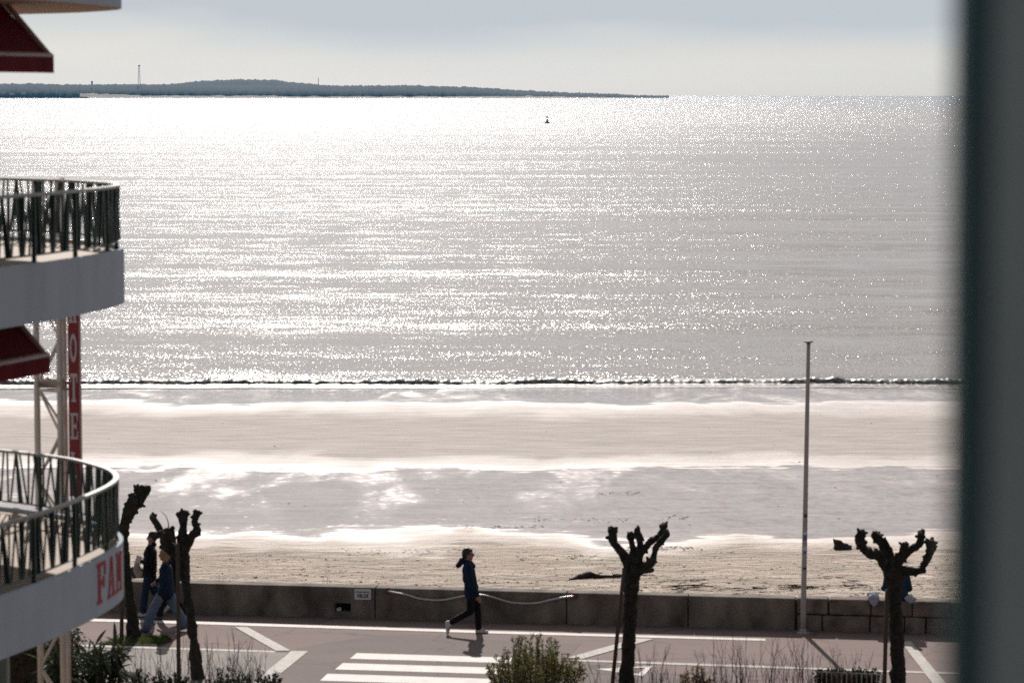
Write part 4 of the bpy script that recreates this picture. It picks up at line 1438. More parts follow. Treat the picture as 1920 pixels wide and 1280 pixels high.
mb.bevbox(p + Vector((0.17, 0.02, 0.06)), (0.16, 0.26, 0.17), 0.04)
mb.cap(p + Vector((-0.16, 0, 0.2)), p + Vector((-0.18, 0, 0.30)), 0.04, 0.025)
tag(mesh_obj('tree_stump', remesh(mb, 0.02, 1, 0.03, 6), M['wood_drift'], None, p, True), 'dark squat stump on the sand right of the pole', 'stump')
lump('boulder', 262, 1081, (0.42, 0.35, 0.30), 'dark pointed boulder on the sand just left of the strolling group', 6, 'rock')
def stick_pile(px, py, w, n, label, seed):
    r = random.Random(seed)
    c = sp(px, py)
    mb = MB()
    for i in range(n):
        a = r.gauss(0, 0.35)
        L_ = w * r.uniform(0.25, 0.6)
        p = c + Vector((r.uniform(-.5, .5) * w, r.uniform(-.8, .8), 0.02))
        p.z = zs(p.x, p.y) + r.uniform(0.02, 0.05)
        d = Vector((math.cos(a), math.sin(a), r.uniform(-0.03, 0.12)))
        mb.tube([p - d * L_ / 2, p + rvec(r) * 0.02, p + d * L_ / 2], [r.uniform(0.005, 0.011), 0.009, 0.004], 5)
    return tag(part('stick_pile', mb, M['wood_drift'], None, (c.x, c.y, c.z)), label, None, 'heaps of sticks on the beach', 'stuff')
stick_pile(1292, 1100, 0.85, 22, 'heap of dark sticks on the sand between the forked tree and the pole', 1)
stick_pile(1558, 1086, 0.5, 4, 'few thin sticks on the sand just right of the pole', 2)
stick_pile(1600, 1095, 0.55, 14, 'bundle of sticks on the sand left of the seated person', 3)
stick_pile(1490, 1104, 0.8, 18, 'scattered sticks on the sand left of the pole, behind the wall', 4)
stick_pile(1400, 1106, 0.7, 9, 'thin scatter of sticks on the sand midway from forked tree to pole', 5)
def wrack():
    r = random.Random(9)
    mb = MB()
    def flake(px, py, s):
        p = sp(px, py)
        p.z = zs(p.x, p.y) + 0.006
        a = r.uniform(0, PI)
        a = r.gauss(0, 0.4)
        d = Vector((math.cos(a) * 1.5, math.sin(a), 0)); e = Vector((-math.sin(a), math.cos(a), 0))
        k = s * r.uniform(.5, 1.4)
        h = k * r.uniform(0.15, 0.45)
        q = [p - d * k, p + e * k * .35, p + d * k, p - e * k * .35]
        mb.add(q + [p + Vector((0, 0, h)) + d * r.uniform(-.4, .4) * k], [(0, 1, 4), (1, 2, 4), (2, 3, 4), (3, 0, 4)])
    for i in range(170):
        px = r.uniform(200, 1830)
        py = 1032 + 93 * (r.random() ** 0.6)
        for k in range(r.randint(2, 16)):
            flake(px + r.gauss(0, 16), py + r.gauss(0, 1.3), r.uniform(0.012, 0.034))
    for i in range(1300):  # loose dark flecks, weed that also stands in for footprint shade
        flake(r.uniform(200, 1830), 1036 + 89 * (r.random() ** 0.6), r.uniform(0.014, 0.040))
    # tide lines
    lines = [(640, 900, 1033, 60), (1150, 1330, 1030, 90), (1230, 1300, 1027, 50), (870, 1020, 988, 45), (1000, 1180, 975, 40), (1240, 1290, 970, 20), (1060, 1130, 1046, 35), (1500, 1800, 1098, 50), (1550, 1640, 1028, 30), (420, 700, 1050, 40), (1120, 1200, 925, 30), (1640, 1790, 1060, 25)]
    for x0, x1, y, n in lines:
        for i in range(n):
            flake(r.uniform(x0, x1), y + r.gauss(0, 2.2), 0.028)
    for i in range(60):
        flake(r.uniform(150, 1790), r.uniform(735, 1000), 0.035)
    tag(part('weed_and_shade', mb, M['weed_and_shade']), 'dark flecks for weed and for footprint shade strewn over the dry sand', None, None, 'stuff')
wrack()
# dry weeds behind the wall
def weed(px, label):
    r = random.Random(int(px))
    b = wl_pt(px, WALLT + 0.35); b.z = zsand(b.y)
    mb = MB()
    for i in range(5):
        t = b + Vector((r.gauss(0, .07), r.gauss(0, .05), 0.62 + r.uniform(0, .45)))
        mb.tube([b, b.lerp(t, .5) + rvec(r) * .02, t], [0.006, 0.005, 0.003], 4)
    tag(part('dry_weed', mb, M['twig'], None, b), label, 'weed', 'dry weeds behind the sea wall')
weed(398, 'thin dry weed above the wall right of the strolling group')
weed(598, 'thin dry weed above the wall left of the white notice')

# ------------------------------------------------------------------ people
def rotz(a): return Matrix.Rotation(a, 3, 'Z')
def hand(mb, w, d, n, side, s=1.0):
    """open relaxed hand: w wrist, d direction to the fingers, n palm normal; side +1/-1 puts the thumb"""
    d = d.normalized(); n = (n - d * n.dot(d)).normalized(); t = d.cross(n) * side
    mb.cap(w, w + d * 0.03 * s, 0.026 * s, 0.027 * s)
    for k in (-1, 0, 1):
        mb.cap(w + d * 0.025 * s + t * k * 0.014 * s, w + d * 0.085 * s + t * k * 0.022 * s, 0.016 * s, 0.013 * s)
    for k, L_ in zip((-1.5, -0.5, 0.5, 1.5), (0.060, 0.074, 0.078, 0.068)):
        p0 = w + d * 0.082 * s + t * k * 0.0175 * s
        p1 = p0 + (d * 0.92 + n * 0.22 + t * k * 0.05).normalized() * L_ * 0.5 * s
        p2 = p1 + (d * 0.72 + n * 0.6).normalized() * L_ * 0.5 * s
        mb.cap(p0, p1, 0.0092 * s, 0.0084 * s, 8); mb.cap(p1, p2, 0.0084 * s, 0.0068 * s, 8)
    p0 = w + d * 0.03 * s + t * 0.026 * s
    p1 = p0 + (d * 0.6 + t * 0.75 + n * 0.2).normalized() * 0.038 * s
    p2 = p1 + (d * 0.9 + t * 0.2 + n * 0.35).normalized() * 0.032 * s
    mb.cap(p0, p1, 0.0125 * s, 0.010 * s, 8); mb.cap(p1, p2, 0.010 * s, 0.008 * s, 8)

def person(loc, heading, J, label, clothes, hair, group=None, s=1.0):
    """J: joints in local metres, x forward, y to the left, z up."""
    Rz = rotz(heading)
    loc = Vector(loc)
    T = lambda p: Rz @ (Vector(p) * s) + loc
    j = {k: T(v) for k, v in J.items() if not isinstance(v, float)}
    fwd, left, up = Rz @ Vector((1, 0, 0)), Rz @ Vector((0, 1, 0)), Vector((0, 0, 1))
    hd = J.get('look', 0.0)
    lf = (Rz @ rotz(hd)) @ Vector((1, 0, 0)); ll = (Rz @ rotz(hd)) @ Vector((0, 1, 0))
    root = thing('person', loc, label, 'person', group)
    H = j['head']
    Mh = Matrix(((lf.x, ll.x, 0), (lf.y, ll.y, 0), (0, 0, 1)))
    hp = lambda x, y, z: H + (lf * x + ll * y + up * z) * s
    b = MB()
    # head with a face
    b.ell(hp(-0.012, 0, 0.022), [q * s for q in (0.098, 0.076, 0.100)], Mh, 16, 12)
    b.ell(hp(0.022, 0, -0.045), [q * s for q in (0.066, 0.056, 0.070)], Mh, 14, 10)
    b.cap(hp(0.055, 0, -0.088), hp(0.062, 0, -0.095), 0.024 * s, 0.020 * s)
    b.cap(hp(0.086, 0, 0.012), hp(0.106, 0, -0.028), 0.010 * s, 0.015 * s)
    for y in (-1, 1):
        b.ell(hp(-0.006, y * 0.076, -0.008), [q * s for q in (0.020, 0.010, 0.032)], Mh, 8, 6)
        b.cap(hp(0.074, y * 0.012, 0.026), hp(0.066, y * 0.048, 0.026), 0.011 * s, 0.010 * s)
    b.cap(hp(0.080, -0.018, -0.062), hp(0.080, 0.018, -0.062), 0.010 * s, 0.010 * s)
    b.cap(hp(-0.02, 0, -0.06), j['neck'], 0.052 * s, 0.060 * s)
    b.cap(j['neck'], j['chest'], 0.07 * s, 0.11 * s)
    for y, sd in ((-1, 'R'), (1, 'L')):
        b.cap(j['neck'] - up * 0.03 * s, j['sh' + sd], 0.055 * s, 0.055 * s)
        b.cap(j['chest'] + left * y * 0.06 * s, j['pelvis'] + left * y * 0.06 * s, 0.105 * s, 0.105 * s)
        b.cap(j['sh' + sd], j['el' + sd], 0.050 * s, 0.038 * s)
        b.cap(j['el' + sd], j['wr' + sd], 0.038 * s, 0.026 * s)
        hdv = (j['wr' + sd] - j['el' + sd]).normalized()
        hdv = (hdv + Vector((0, 0, -0.35))).normalized()
        pn = -left * y if 'palm' not in J else (Rz @ Vector(J['palm']))
        hand(b, j['wr' + sd], hdv, pn, 1 if y > 0 else -1, s)
        b.cap(j['hip' + sd], j['kn' + sd], 0.082 * s, 0.056 * s)
        b.cap(j['kn' + sd], j['an' + sd], 0.055 * s, 0.036 * s)
        b.cap(j['an' + sd], j['toe' + sd], 0.034 * s, 0.022 * s)
        b.cap(j['an' + sd], j['hl' + sd], 0.034 * s, 0.026 * s)
    mesh_obj('body', remesh(b, 0.0075, 2), M['skin'], root, smooth=True)
    for y in (-1, 1):
        e = MB(); e.ell(hp(0.079, y * 0.030, 0.006), 0.010 * s, None, 8, 6)
        part('eye', e, M['eye'], root)
    # hair
    hb = MB()
    if hair[0] == 'short':
        hb.ell(hp(-0.028, 0, 0.040), [q * s for q in (0.104, 0.087, 0.098)], Mh, 14, 10)
        hb.cap(hp(-0.075, 0, 0.0), hp(-0.07, 0, -0.07), 0.058 * s, 0.045 * s)
        for y in (-1, 1): hb.cap(hp(-0.02, y * 0.068, 0.03), hp(-0.045, y * 0.062, -0.045), 0.024 * s, 0.022 * s)
        hb.cap(hp(0.045, -0.03, 0.082), hp(0.045, 0.03, 0.082), 0.032 * s, 0.032 * s)
    elif hair[0] == 'bob':
        hb.ell(hp(-0.024, 0, 0.036), [q * s for q in (0.112, 0.094, 0.104)], Mh, 14, 10)
        for y in (-1, -0.5, 0, 0.5, 1):
            hb.cap(hp(-0.045 - 0.03 * (1 - abs(y)), y * 0.074, 0.02), hp(-0.035 - 0.05 * (1 - abs(y)), y * 0.085, -0.145), 0.040 * s, 0.034 * s)
    else:
        hb.ell(hp(-0.026, 0, 0.036), [q * s for q in (0.110, 0.090, 0.102)], Mh, 14, 10)
        hb.ell(hp(-0.115, 0, 0.03), 0.055 * s, None, 10, 8)
        for y in (-1, 1): hb.cap(hp(-0.02, y * 0.070, 0.03), hp(-0.06, y * 0.055, -0.05), 0.026 * s, 0.024 * s)
    mesh_obj('hair', remesh(hb, 0.009, 2, 0.006, 30), M[hair[1]], root, smooth=True)
    # upper garment
    kind, matn, hem = clothes['top']
    c = MB()
    for y, sd in ((-1, 'R'), (1, 'L')):
        c.cap(j['neck'] - up * 0.045 * s - lf * 0.01, j['sh' + sd], 0.062 * s, 0.070 * s)
        c.cap(j['sh' + sd], j['chest'] + left * y * 0.07 * s, 0.078 * s, 0.125 * s)
        c.cap(j['chest'] + left * y * 0.07 * s, j['waist'] + left * y * 0.075 * s, 0.128 * s, 0.128 * s)
        c.cap(j['waist'] + left * y * 0.075 * s, j['hem'] + left * y * 0.085 * s, 0.130 * s, hem * s)
        c.cap(j['sh' + sd], j['el' + sd], 0.074 * s, 0.060 * s)
        e2 = j['el' + sd].lerp(j['wr' + sd], 0.94)
        c.cap(j['el' + sd], e2, 0.060 * s, 0.044 * s)
        m_ = j['el' + sd] + rvec(random) * 0.015
        c.ell(m_, 0.060 * s, None, 10, 8)
    c.cap(j['neck'] - lf * 0.035 * s, j['neck'] + up * 0.025 * s - lf * 0.03 * s, 0.075 * s, 0.066 * s)
    if kind == 'hooded':
        for y in (-0.08, 0, 0.08):
            c.cap(j['neck'] - lf * 0.08 * s + ll * y * s + up * 0.03 * s, j['neck'] - lf * 0.165 * s + ll * y * 0.7 * s - up * 0.075 * s, 0.055 * s, 0.050 * s)
        c.cap(j['neck'] - lf * 0.13 * s + up * 0.035 * s, j['neck'] - lf * 0.13 * s + up * 0.055 * s, 0.03 * s, 0.02 * s)
        for y in (-1, 1): c.cap(j['neck'] + lf * 0.03 * s + ll * y * 0.06 * s, j['neck'] + lf * 0.12 * s + ll * y * 0.05 * s - up * 0.09 * s, 0.045 * s, 0.045 * s)
    top = mesh_obj('jacket', remesh(c, 0.011, 3, 0.008, 9), M[matn], root, smooth=True)
    if clothes.get('lining'):
        k_ = MB(); k_.ell(j['neck'] - lf * 0.02 * s + up * 0.055 * s, [q * s for q in (0.066, 0.066, 0.020)], Mh, 16, 6)
        part('collar_lining', k_, M[clothes['lining']], root, smooth=True)
    if clothes.get('shirt'):
        k_ = MB()
        k_.cap(j['chest'] + lf * 0.10 * s, j['waist'] + lf * 0.115 * s, 0.055 * s, 0.055 * s); k_.cap(j['waist'] + lf * 0.115 * s, j['hem'] + lf * 0.11 * s, 0.055 * s, 0.06 * s)
        part('shirt', k_, M[clothes['shirt']], root, smooth=True)
    # trousers
    mt, w_kn, w_an = clothes['legs']
    c = MB()
    c.cap(j['hipL'] + up * 0.05 * s, j['hipR'] + up * 0.05 * s, 0.112 * s, 0.112 * s)
    c.cap(j['waist'] - up * 0.06 * s, j['pelvis'], 0.12 * s, 0.125 * s)
    for sd in 'RL':
        c.cap(j['hip' + sd], j['kn' + sd], 0.100 * s, w_kn * s)
        c.cap(j['kn' + sd], j['an' + sd].lerp(j['kn' + sd], 0.06), w_kn * s, w_an * s)
    mesh_obj('trousers', remesh(c, 0.011, 2, 0.006, 10), M[mt], root, smooth=True)
    # shoes
    for sd in 'RL':
        c = MB()
        hl, toe, an = j['hl' + sd], j['toe' + sd], j['an' + sd]
        c.cap(hl, toe, 0.036 * s, 0.030 * s)
        sl = (toe - hl).normalized()
        c.cap(hl.lerp(toe, 0.2) + left * 0.012, toe - sl * 0.02 + left * 0.016, 0.034 * s, 0.026 * s)
        c.cap(hl.lerp(toe, 0.2) - left * 0.012, toe - sl * 0.02 - left * 0.016, 0.034 * s, 0.026 * s)
        c.cap(hl.lerp(an, 0.3), an.lerp(hl, 0.2), 0.040 * s, 0.043 * s)
        c.cap(an, hl.lerp(toe, 0.62), 0.040 * s, 0.032 * s)
        mesh_obj('shoe', remesh(c, 0.009, 2), M[clothes['shoes']], root, smooth=True)
    return root, j, hp, Mh

# walker in the middle, going right
P1 = dict(head=(-0.055, 0, 1.565), neck=(-0.085, 0, 1.425), chest=(-0.055, 0, 1.25), waist=(-0.02, 0, 1.02), hem=(0.0, 0, 0.82), pelvis=(0.01, 0, 0.90),
          shR=(-0.07, -0.165, 1.355), elR=(0.0, -0.225, 1.03), wrR=(0.125, -0.205, 0.785), shL=(-0.07, 0.165, 1.355), elL=(-0.12, 0.22, 1.06), wrL=(-0.06, 0.22, 0.83),
          hipR=(0.0, -0.09, 0.86), knR=(-0.02, -0.09, 0.46), anR=(-0.40, -0.09, 0.245), toeR=(-0.462, -0.09, 0.035), hlR=(-0.475, -0.09, 0.245),
          hipL=(0.03, 0.09, 0.86), knL=(0.12, 0.09, 0.46), anL=(0.14, 0.09, 0.085), toeL=(0.305, 0.085, 0.03), hlL=(0.105, 0.09, 0.036), look=-0.15)
loc = gp(884, 1188)
w1, j, hp, Mh = person(loc, 0.0, P1, 'lone walker in hooded navy jacket, black trousers and white trainers heading right',
    dict(top=('hooded', 'navy', 0.145), legs=('black_cloth', 0.072, 0.062), shoes='shoe_white', lining='teal'), ('short', 'hair_dark'))
mb = MB()
for y in (-1, 1):
    mb.tube([hp(0.098 + 0.004 * math.cos(a), y * 0.032 + 0.022 * math.cos(a), 0.006 + 0.017 * math.sin(a)) for a in [2 * PI * k / 10 for k in range(11)]], 0.0035, 5)
    mb.tube([hp(0.094, y * 0.056, 0.008), hp(-0.005, y * 0.082, 0.004)], 0.0035, 5)
part('glasses', mb, M['eye'], w1)

GRP = 'strolling group of three by the wall'
# nearest of the three, light jeans, going left
P2 = dict(head=(0.03, 0, 1.52), neck=(0.0, 0, 1.385), chest=(0.0, 0, 1.22), waist=(-0.01, 0, 1.0), hem=(-0.0, 0, 0.80), pelvis=(0.0, 0, 0.88),
          shR=(0.0, -0.16, 1.32), elR=(0.06, -0.20, 1.05), wrR=(0.20, -0.12, 0.98), shL=(0.0, 0.16, 1.32), elL=(-0.03, 0.215, 1.02), wrL=(0.06, 0.19, 0.80),
          hipL=(0.03, 0.085, 0.85), knL=(0.225, 0.085, 0.49), anL=(0.38, 0.085, 0.10), toeL=(0.53, 0.085, 0.045), hlL=(0.355, 0.085, 0.04),
          hipR=(-0.02, -0.085, 0.85), knR=(-0.16, -0.085, 0.49), anR=(-0.34, -0.085, 0.14), toeR=(-0.235, -0.085, 0.03), hlR=(-0.40, -0.085, 0.085), look=0.0)
loc = gp(220 + 310 / 3.37, 1184)
person(loc, PI, P2, 'blonde person in navy jacket and pale wide jeans striding left behind the mottled tree',
    dict(top=('plain', 'navy', 0.165), legs=('denim_light', 0.092, 0.098), shoes='shoe_blue'), ('bob', 'hair_blond'), GRP)
# dark-haired one close to the wall, holding a bag
P3 = dict(head=(-0.04, 0, 1.60), neck=(-0.02, 0, 1.46), chest=(0.0, 0, 1.28), waist=(0.0, 0, 1.06), hem=(0.01, 0, 0.92), pelvis=(0.0, 0, 0.93),
          shR=(0.0, -0.165, 1.39), elR=(-0.04, -0.22, 1.09), wrR=(0.02, -0.22, 0.86), shL=(0.0, 0.165, 1.39), elL=(0.02, 0.22, 1.10), wrL=(0.17, 0.10, 1.14),
          hipL=(0.02, 0.085, 0.90), knL=(0.10, 0.085, 0.50), anL=(0.15, 0.085, 0.10), toeL=(0.31, 0.085, 0.04), hlL=(0.12, 0.085, 0.04),
          hipR=(-0.01, -0.085, 0.90), knR=(-0.06, -0.085, 0.50), anR=(-0.28, -0.085, 0.20), toeR=(-0.22, -0.085, 0.035), hlR=(-0.34, -0.085, 0.16), look=0.0)
loc = wl_pt(220 + 248 / 3.37, -0.42)
w3, j, hp, Mh = person(loc, PI, P3, 'dark-haired person in black top carrying a pale bag, walking left close to the wall',
    dict(top=('plain', 'black_cloth', 0.13), legs=('denim_dark', 0.075, 0.066), shoes='shoe_white'), ('bun', 'hair_dark'), GRP)
q = j['wrL'] + Vector((-0.06, 0.0, -0.12))
mb = MB()
mb.ell(q + Vector((-0.02, -0.02, -0.06)), (0.085, 0.055, 0.16), None, 12, 10)
mb.ell(q + Vector((0.02, -0.02, -0.14)), (0.07, 0.05, 0.09), None, 12, 10)
bag = thing('bag', q + Vector((0, 0, -0.25)), 'pale cloth bag with papers held by the dark-haired person', 'bag')
mesh_obj('sack', remesh(mb, 0.012, 2, 0.014, 9), M['bag_cloth'], bag, smooth=True)
mb = MB()
mb.bevbox(q + Vector((0.0, -0.03, 0.14)), (0.11, 0.012, 0.19), 0.003, Matrix.Rotation(0.35, 3, 'Y'))
part('paper', mb, M['white_cloth'], bag)
# third, mostly behind the trunk
P4 = dict(head=(0.02, 0, 1.60), neck=(0.0, 0, 1.46), chest=(0.0, 0, 1.28), waist=(0.0, 0, 1.06), hem=(0.0, 0, 0.86), pelvis=(0.0, 0, 0.93),
          shR=(0.0, -0.17, 1.39), elR=(0.10, -0.23, 1.10), wrR=(0.22, -0.2, 0.90), shL=(-0.02, 0.17, 1.39), elL=(-0.17, 0.23, 1.12), wrL=(-0.30, 0.24, 0.90),
          hipL=(-0.02, 0.09, 0.90), knL=(-0.06, 0.09, 0.50), anL=(-0.30, 0.09, 0.19), toeL=(-0.26, 0.09, 0.03), hlL=(-0.37, 0.09, 0.14),
          hipR=(0.02, -0.09, 0.90), knR=(0.16, -0.09, 0.52), anR=(0.25, -0.09, 0.10), toeR=(0.41, -0.09, 0.04), hlR=(0.22, -0.09, 0.04), look=0.0)
loc = wl_pt(220 + 412 / 3.37, -0.85)
person(loc, PI, P4, 'person in dark open jacket over pale shirt, mostly hidden by the mottled trunk',
    dict(top=('plain', 'black_cloth', 0.135), legs=('black_cloth', 0.08, 0.07), shoes='sticker_dark', shirt='grey_cloth'), ('short', 'hair_dark'), GRP)
# seated on the stone wall, facing the sea
sq = wl_pt(1681, 0.17)
HW = 0.645
P5 = dict(head=(0.06, 0, 0.66), neck=(0.03, 0, 0.53), chest=(0.0, 0, 0.36), waist=(-0.04, 0, 0.16), hem=(-0.05, 0, 0.06), pelvis=(-0.02, 0, 0.08),
          shR=(0.02, -0.17, 0.46), elR=(0.02, -0.245, 0.20), wrR=(0.24, -0.14, 0.16), shL=(0.02, 0.17, 0.46), elL=(0.02, 0.245, 0.20), wrL=(0.24, 0.14, 0.16),
          hipL=(0.0, 0.09, 0.085), knL=(0.43, 0.11, 0.10), anL=(0.46, 0.11, -0.33), toeL=(0.62, 0.12, -0.38), hlL=(0.43, 0.11, -0.38),
          hipR=(0.0, -0.09, 0.085), knR=(0.43, -0.11, 0.10), anR=(0.46, -0.11, -0.33), toeR=(0.62, -0.12, -0.38), hlR=(0.43, -0.11, -0.38), look=0.0)
person(Vector((sq.x, sq.y, HW)), math.atan2(WN.y, WN.x), P5, 'person in blue denim jacket sitting on the stone wall facing the sea',
    dict(top=('plain', 'denim_mid', 0.15), legs=('black_cloth', 0.075, 0.065), shoes='shoe_white'), ('short', 'hair_dark'))
def cloth_lump(px, label, size, drop, seed, mat='grey_cloth'):
    r = random.Random(seed)
    q = wl_pt(px, 0.06); q.z = HW
    mb = MB()
    for i in range(9):
        mb.ell(q + Vector((r.uniform(-.4, .4) * size[0], r.uniform(-.2, .5) * size[1], size[2] * r.uniform(.2, .6))), [size[0] * r.uniform(.22, .36), size[1] * r.uniform(.25, .4), size[2] * r.uniform(.3, .5)], Matrix.Rotation(r.uniform(-.6, .6), 3, 'Y'), 10, 8)
    a = q - WN * 0.085
    mb.cap(a + Vector((0, 0, 0.06)), a + WD * 0.02 + Vector((0, 0, -drop)), 0.06, 0.035)
    mb.cap(a + WD * 0.07 + Vector((0, 0, 0.04)), a + WD * 0.05 + Vector((0, 0, -drop * 0.7)), 0.05, 0.03)
    mb.cap(a - WD * 0.06 + Vector((0, 0, 0.04)), a - WD * 0.02 + Vector((0, 0, -drop * 0.6)), 0.05, 0.03)
    o = mesh_obj('jumper', remesh(mb, 0.012, 2, 0.016, 11), M[mat], None, q, True)
    return tag(o, label, 'clothing')
cloth_lump(1637, 'pale grey jumper hung over the stone wall beside the seated person', (0.22, 0.2, 0.15), 0.11, 4)
cloth_lump(1706, 'pale cloth tucked on the wall just right of the seated person', (0.12, 0.14, 0.10), 0.02, 5)

# ------------------------------------------------------------------ buoy
bq = gp(1026, 231.3, SEA)
by = thing('buoy', bq, 'dark navigation buoy with lattice cage far out on the sea', 'buoy')
mb = MB(); mb.tube([bq + Vector((0, 0, z)) for z in (-0.3, 0.25, 0.55, 0.8, 1.0)], [1.02, 1.08, 1.0, 0.62, 0.4], 18)
part('float', mb, M['buoy'], by, smooth=True)
mb = MB()
for k in range(4):
    a = PI / 4 + k * PI / 2
    mb.tube([bq + Vector((0.5 * math.cos(a), 0.5 * math.sin(a), 0.9)), bq + Vector((0.36 * math.cos(a), 0.36 * math.sin(a), 2.9))], 0.06, 6)
    a2 = a + PI / 2
    for z0, z1 in ((1.0, 1.9), (1.9, 2.8)):
        mb.tube([bq + Vector((0.48 * math.cos(a), 0.48 * math.sin(a), z0)), bq + Vector((0.4 * math.cos(a2), 0.4 * math.sin(a2), z1))], 0.045, 5)
part('cage', mb, M['buoy'], by)
mb = MB(); mb.box(bq + Vector((0, 0, 1.45)), (0.62, 0.62, 0.8)); mb.box(bq + Vector((0.03, 0, 2.75)), (0.80, 0.7, 0.5))
part('housing', mb, M['buoy'], by)
mb = MB(); mb.tube([bq + Vector((0.1, 0, 3.0)), bq + Vector((0.1, 0, 3.25))], 0.1, 8); mb.tube([bq + Vector((-0.35, 0, 3.0)), bq + Vector((-0.35, 0, 3.75))], 0.05, 6); mb.box(bq + Vector((-0.35, 0, 3.75)), (0.16, 0.16, 0.3))
part('lantern', mb, M['buoy'], by)

# ------------------------------------------------------------------ far shore
def far_ridge(outline, D, depth, base_py, name, mat, bump, seed, label=None):
    r = random.Random(seed)
    xs = np.arange(outline[0][0], outline[-1][0], 1.3)
    ox, oy = [p[0] for p in outline], [p[1] for p in outline]
    prof = [(-0.5, 0.0), (-0.47, 0.30), (-0.36, 0.60), (-0.2, 0.82), (0.0, 1.0), (0.25, 0.85), (0.5, 0.0)]
    mb = MB()
    k = len(prof)
    for x in xs:
        py = np.interp(x, ox, oy)
        top = pp(x, py, D)
        for i, (d, hgt) in enumerate(prof):
            q = pp(x, py, D)
            h = top.z - (SEA - 0.5)
            n_ = mnoise.noise(Vector((x * 0.35, i * 3.3, seed))) + 0.8 * mnoise.noise(Vector((x * 0.9, i * 5.1, seed + 5))) + 0.9 * mnoise.noise(Vector((x * 0.11, i * 1.1, seed + 9)))
            z = SEA - 0.5 + h * hgt + (bump * n_ if hgt > 0.2 else 0)
            if h < 3.5: z = SEA - 0.5 + h * hgt
            mb.v.append((q.x * (1 + d * depth / D), D + d * depth, z))
    for i in range(len(xs) - 1):
        for q in range(k - 1):
            mb.f.append((i * k + q, (i + 1) * k + q, (i + 1) * k + q + 1, i * k + q + 1))
    mb.m = [0] * len(mb.f)
    return part(name, mb, mat, smooth=True)
far = far_ridge([(-260, 162), (280, 160), (330, 157), (370, 153), (430, 149.5), (470, 149.2), (510, 150), (560, 155), (605, 159.5), (640, 166), (720, 172), (800, 176)], 8600, 700, 183, 'hill', M['forest'], 2.4, 3)
tag(far, None, None, None, 'structure')
nearw = far_ridge([(-260, 158), (0, 157.5), (60, 156.5), (100, 158), (150, 159), (172, 158.5), (260, 158), (400, 159.5), (520, 160.5), (600, 160), (640, 161), (700, 160.5), (760, 160), (820, 161.5), (880, 163), (930, 166), (980, 170), (1020, 171.5), (1060, 174), (1120, 175.2), (1150, 175.5), (1165, 177), (1190, 178.6), (1255, 180)], 7900, 420, 183.5, 'forest', M['forest'], 2.3, 7)
tag(nearw, 'dark far-off pine wood along the opposite shore', None, None, 'stuff')
# pale beach and dunes along that shore
def dunes():
    mb = MB()
    r = random.Random(4)
    xs = np.arange(150, 1255, 3.0)
    for x in xs:
        q = pp(x, 183, 7640)
        hgt = 6.0 + 2.5 * mnoise.noise(Vector((x * 0.05, 0, 1))) + (4.5 * math.exp(-((x - 180) / 70) ** 2)) + (2.0 if x < 520 else 0)
        hgt *= max(0.15, min(1, (1250 - x) / 260))
        for d, f in ((-30, -0.1), (0, 0.12), (30, 0.35), (70, 1.0)):
            mb.v.append((q.x * (1 + d / 7640), 7640 + d, SEA - 0.3 + hgt * f))
    for i in range(len(xs) - 1):
        for k in range(3):
            mb.f.append((4 * i + k, 4 * i + 4 + k, 4 * i + 5 + k, 4 * i + k + 1))
    mb.m = [0] * len(mb.f)
    tag(part('shore', mb, M['dune']), None, None, None, 'structure')
dunes()
mb = MB()
a, b = pp(-80, 183, 7480), pp(168, 183, 7480)
mb.extrude([(a.x, 7480, SEA - 1), (b.x + 4, 7480, SEA - 1), (b.x - 8, 7480, SEA + 3.2), (b.x - 60, 7480, SEA + 4.6), (a.x, 7480, SEA + 5.0)], (0, 14, 0))
tag(part('jetty', mb, M['rock'], None, (b.x, 7480, SEA)), 'low dark rock jetty at the left end of the far shore', 'jetty')
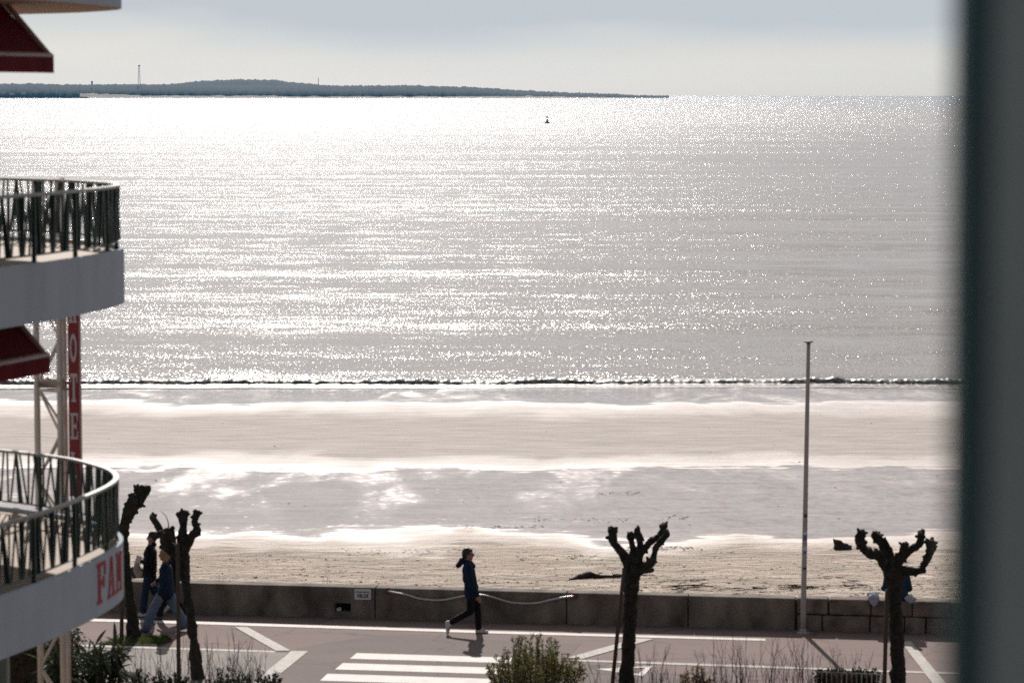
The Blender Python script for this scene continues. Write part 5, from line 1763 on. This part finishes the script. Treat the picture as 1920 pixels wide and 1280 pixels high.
def lattice_mast(px, y0, y1, D, w0, w1, label, name='lattice_mast', head=True):
    b = pp(px, y1, D); t = pp(px, y0, D)
    root = thing(name, b, label, 'mast')
    mb = MB()
    H = t.z - b.z
    cs = [(-1, -1), (1, -1), (1, 1), (-1, 1)]
    P = lambda c_, f: Vector((b.x + c_[0] * (w0 + (w1 - w0) * f), D + c_[1] * (w0 + (w1 - w0) * f), b.z + H * f))
    n = 9
    for i, c_ in enumerate(cs):
        mb.tube([P(c_, 0), P(c_, 1)], 0.34, 4)
        c2 = cs[(i + 1) % 4]
        for k in range(n):
            mb.tube([P(c_, k / n), P(c2, (k + 1) / n)], 0.2, 4)
    part('lattice', mb, M['mast'], root)
    if head:
        mb = MB(); mb.tube([t - Vector((0, 0, 3.5)), t - Vector((0, 0, 3.2)), t, t + Vector((0, 0, 0.4))], [1.2, 2.4, 2.4, 1.2], 10)
        part('lantern_room', mb, M['mast'], root)
lattice_mast(261, 122.5, 164, 7850, 3.0, 1.2, 'tall lattice mast with a dark head above the far wood')
lattice_mast(597, 146, 162, 8300, 1.2, 0.5, 'small thin mast on the far hill right of the tall lattice mast', 'thin_mast', False)
mb = MB()
q = pp(172.5, 160, 7800)
mb.tube([q, q + Vector((0, 0, 8)), q + Vector((0, 0, 9)), q + Vector((0, 0, 11))], [2.2, 2.0, 3.0, 0.4], 10)
tag(part('far_tower', mb, M['mast'], None, q), 'stubby dark tower poking out of the far wood left of the lattice mast', 'tower')
for i, (px, py, w, lab) in enumerate([(6, 173, 9, 'white house at the far left end of the opposite shore'), (44, 174.5, 11, 'low white house in the middle of the far-shore village'), (68, 171, 12, 'pinkish house below the far wood, right end of the village'), (22, 176, 8, 'small white house close to the far jetty')]):
    q = pp(px, py + 2.5, 7600)
    hs = thing('house', q, lab, 'house', 'houses on the far shore')
    mb = MB(); mb.box(q + Vector((0, 0, 1.6)), (w, 7, 3.2))
    part('wall', mb, M['far_wall'], hs)
    mb = MB(); mb.extrude([q + Vector((-w / 2 - 0.4, -3.8, 3.2)), q + Vector((w / 2 + 0.4, -3.8, 3.2)), q + Vector((w / 2 + 0.4, 0, 5.2)), q + Vector((-w / 2 - 0.4, 0, 5.2))], (0, 3.8, 0.01))
    part('roof', mb, M['far_roof'], hs)

# ------------------------------------------------------------------ the air between here and the far shore
mb = MB()
mb.box((0, 6500 - 40, (100 - 6) / 2), (7400, 13200, 106))
tag(part('haze', mb, M['haze']), 'thin bluish haze over the sea', None, None, 'stuff')
